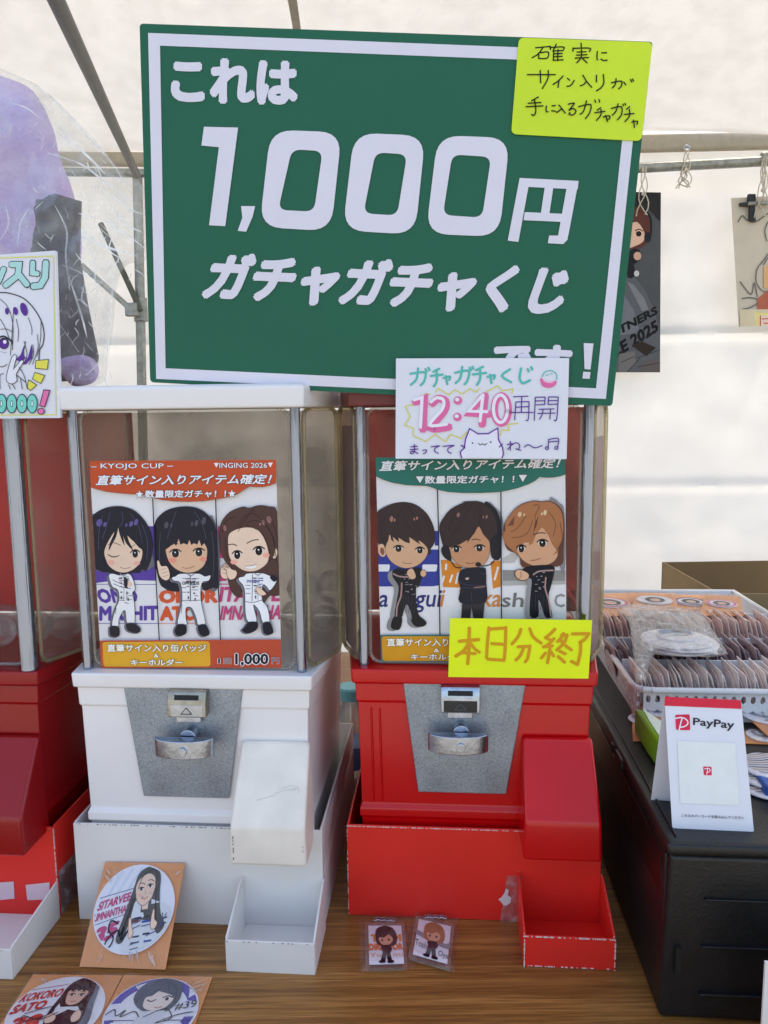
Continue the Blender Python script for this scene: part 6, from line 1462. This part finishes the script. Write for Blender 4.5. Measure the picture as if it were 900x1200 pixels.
for i in range(31): place_pack('D', pD, bu + .022 + i * .0107, bv + .025 + rnd.uniform(-.003, .005), rnd.uniform(-.10, .08), radians(-13 + rnd.uniform(-5, 5)), 1.0 + rnd.uniform(-.05, .10))
for i in range(32): place_pack('C', pC, bu + .014 + i * .0104, bv + .138 + rnd.uniform(-.003, .005), rnd.uniform(-.10, .08), radians(-16 + rnd.uniform(-5, 5)), 1.05 + rnd.uniform(-.05, .08))
for i in range(32): place_pack('B', pB, bu + .014 + i * .0104, bv + .29 + rnd.uniform(-.003, .005), rnd.uniform(-.10, .08), radians(-14 + rnd.uniform(-5, 5)), 1.1 + rnd.uniform(-.05, .08))
# orange cards lying at the back of the basket
def backpack_(px4, z, label, col):
    badge_pack([T(a, b, z) for a, b in px4], label, (lambda A: (disc_clip(A), A.poly([(-1,-1),(1,-1),(1,1),(-1,1)], col), A.ell(0, .1, .55, .6, (40, 32, 36)), A.ell(.0, .2, .3, .35, (222, 180, 160)))), r=.42, group='badge packs lying at the back of the basket')
backpack_([(690, 697), (742, 695), (742, 722), (680, 724)], .985, 'badge with pink rim on orange card at the back left of the basket', (214, 120, 130))
backpack_([(742, 695), (790, 696), (796, 716), (742, 716)], .993, 'badge with white rim on orange card, second at the back of the basket', (226, 220, 222))
backpack_([(786, 697), (830, 698), (838, 718), (786, 718)], .987, 'badge with violet rim on orange card, third at the back of the basket', (96, 84, 150))
backpack_([(826, 697), (868, 699), (872, 722), (820, 722)], .995, 'badge with hot pink rim on orange card at the back right of the basket', (220, 110, 160))
# clear bag with stacked badges, lying over the packs
zb_ = 1.012
bz = zplane(zb_)
cb = empty('clear_bag', bz.hit(795, 752), 'open clear bag holding a stack of white badges on top of the packs', 'bag')
c = bz.hit(795, 752)
for k, (dx, dz, R_) in enumerate(((0, .000, .058), (.004, .005, .057), (-.003, .010, .055))):
    cc = c + U * dx + Z * (dz - .006); n_ = 48
    rg = lambda rr, h: [cc + Vector((R_ * rr * cos(2 * pi * i / n_), R_ * rr * sin(2 * pi * i / n_) * .95, h)) for i in range(n_)]
    o = MB().loft([rg(.94, -.002), rg(1, .0), rg(.97, .002), rg(.7, .0035), rg(.02, .004)]).build('stacked_badge', pmat('badge_white', (236, 232, 238), .25, 0, 20, .02), None, smooth=True)
    tag(o, ('lowest', 'middle', 'top')[k] + ' white badge in the stack inside the clear bag', 'badge', 'badges in the clear bag')
cc = c + U * -.004 + Z * .0085; R_ = .030
rg = lambda rr, h: [cc + Vector((R_ * rr * cos(2 * pi * i / 40), R_ * rr * sin(2 * pi * i / 40), h)) for i in range(40)]
o = MB().loft([rg(.94, -.002), rg(1, .0), rg(1, .003), rg(.7, .0045), rg(.02, .005)]).build('small_badge', pmat('badge_white', (236, 232, 238), .25, 0, 20, .02), None, smooth=True)
tag(o, 'small blue printed badge on top of the stack in the clear bag', 'badge')
A = Art(None, fn=lambda x, y, l=0.0: cc + U * x * R_ - V * y * R_ + Z * (.0048 + l), lift=.0006)
A.clip = [(.9 * cos(2 * pi * i / 30), .9 * sin(2 * pi * i / 30)) for i in range(30)]
A.poly([(-.9,-.4),(0,-.8),(.9,-.3),(.7,.1),(0,-.1),(-.7,.1)], (84, 130, 170), 3); A.ell(.1, -.35, .3, .2, (40, 50, 60)); A.rib([(-.5,.3),(-.2,.35),(0,.25),(.3,.4),(.5,.3)], .1, (40, 40, 60), 3); A.rib([(.3,-.6),(.7,.4)], .08, (210, 120, 60))
A.build('badge_print', o)
q = [(690 + a / 4.286, 650 + b / 4.286) for a, b in [(152,262),(230,246),(400,258),(560,285),(640,400),(702,500),(640,512),(590,516),(500,506),(430,512),(330,500),(300,560),(290,640),(235,645),(225,560),(218,450),(200,340)]]
V_, F_ = inflate(q, bz, .016, .5, 2.4, .004, 28, .5, 2.0, .004, 16, True)
MB().raw(V_, F_).build('film', M_FILM2, cb, smooth=True)

# brown cardboard box on the rear table
oz = .965
fl_, fr_ = T(838, 694, oz), T(985, 697, oz); bl2, br2 = T(776.5, 659, oz), T(985, 656, oz)
cbx = empty('open_cardboard_box', (fl_ + br2) / 2 - Z * (oz - TABLE), 'open brown cardboard box behind the white basket', 'box')
def wallq(a, b, nm, mt=M_BROWNBOX, t=.005):
    d = (b - a).normalized(); n = Vector((-d.y, d.x, 0)); zl = TABLE + .001
    lo = lambda p: Vector((p.x, p.y, zl))
    MB().loft([[lo(a), lo(b), lo(b) + n * t, lo(a) + n * t], [a, b, b + n * t, a + n * t]]).build(nm, mt, cbx, bevel=.0008)
fl_.z = oz - .002
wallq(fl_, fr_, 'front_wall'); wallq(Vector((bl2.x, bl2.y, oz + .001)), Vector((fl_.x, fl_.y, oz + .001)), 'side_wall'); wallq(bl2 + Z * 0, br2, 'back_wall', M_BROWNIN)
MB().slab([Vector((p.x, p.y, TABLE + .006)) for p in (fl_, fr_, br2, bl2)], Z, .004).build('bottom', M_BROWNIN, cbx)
# bottle with turquoise cap between the machines
bo = T(407, 880, TABLE); bo = vplane(1.28).hit(411, 812); bo.z = TABLE
be = empty('water_bottle', bo, 'clear bottle with turquoise cap standing between the two middle machines', 'bottle')
def lathe(prof, c, mt, name, parent, n=28):
    return MB().loft([[c + Vector((r * cos(2 * pi * i / n), r * sin(2 * pi * i / n), z * .78)) for i in range(n)] for r, z in prof]).build(name, mt, parent, smooth=True)
lathe([(.030, 0), (.034, .01), (.034, .12), (.030, .17), (.020, .205), (.018, .215)], bo, clear_mat('bottle_plastic', (.78, .86, .90), .3, .08, .25, .1, 20, .7), 'bottle_body', be)
lathe([(.034, .06), (.0345, .061), (.0345, .11), (.034, .111)], bo, pmat('blue_label', (96, 150, 196), .5), 'label_band', be)
lathe([(.022, .212), (.0235, .214), (.0235, .236), (.021, .240)], bo, pmat('turquoise_cap', (100, 178, 192), .4), 'cap', be)
# white sheet standing at the lower right edge
ws = T(893, 1200, TABLE); o = MB().loft([[L(*loc_uv(vplane(.70).hit(897, 1130)), z) + U * a + V * b for a, b in ((0, 0), (.2, 0), (.2, .003), (0, .003))] for z in (TABLE - .3, vplane(.70).hit(897, 1128).z)]).build('white_board', M_WCARD, None)
tag(o, 'white board edge standing in front of the black container, lower right', 'board')
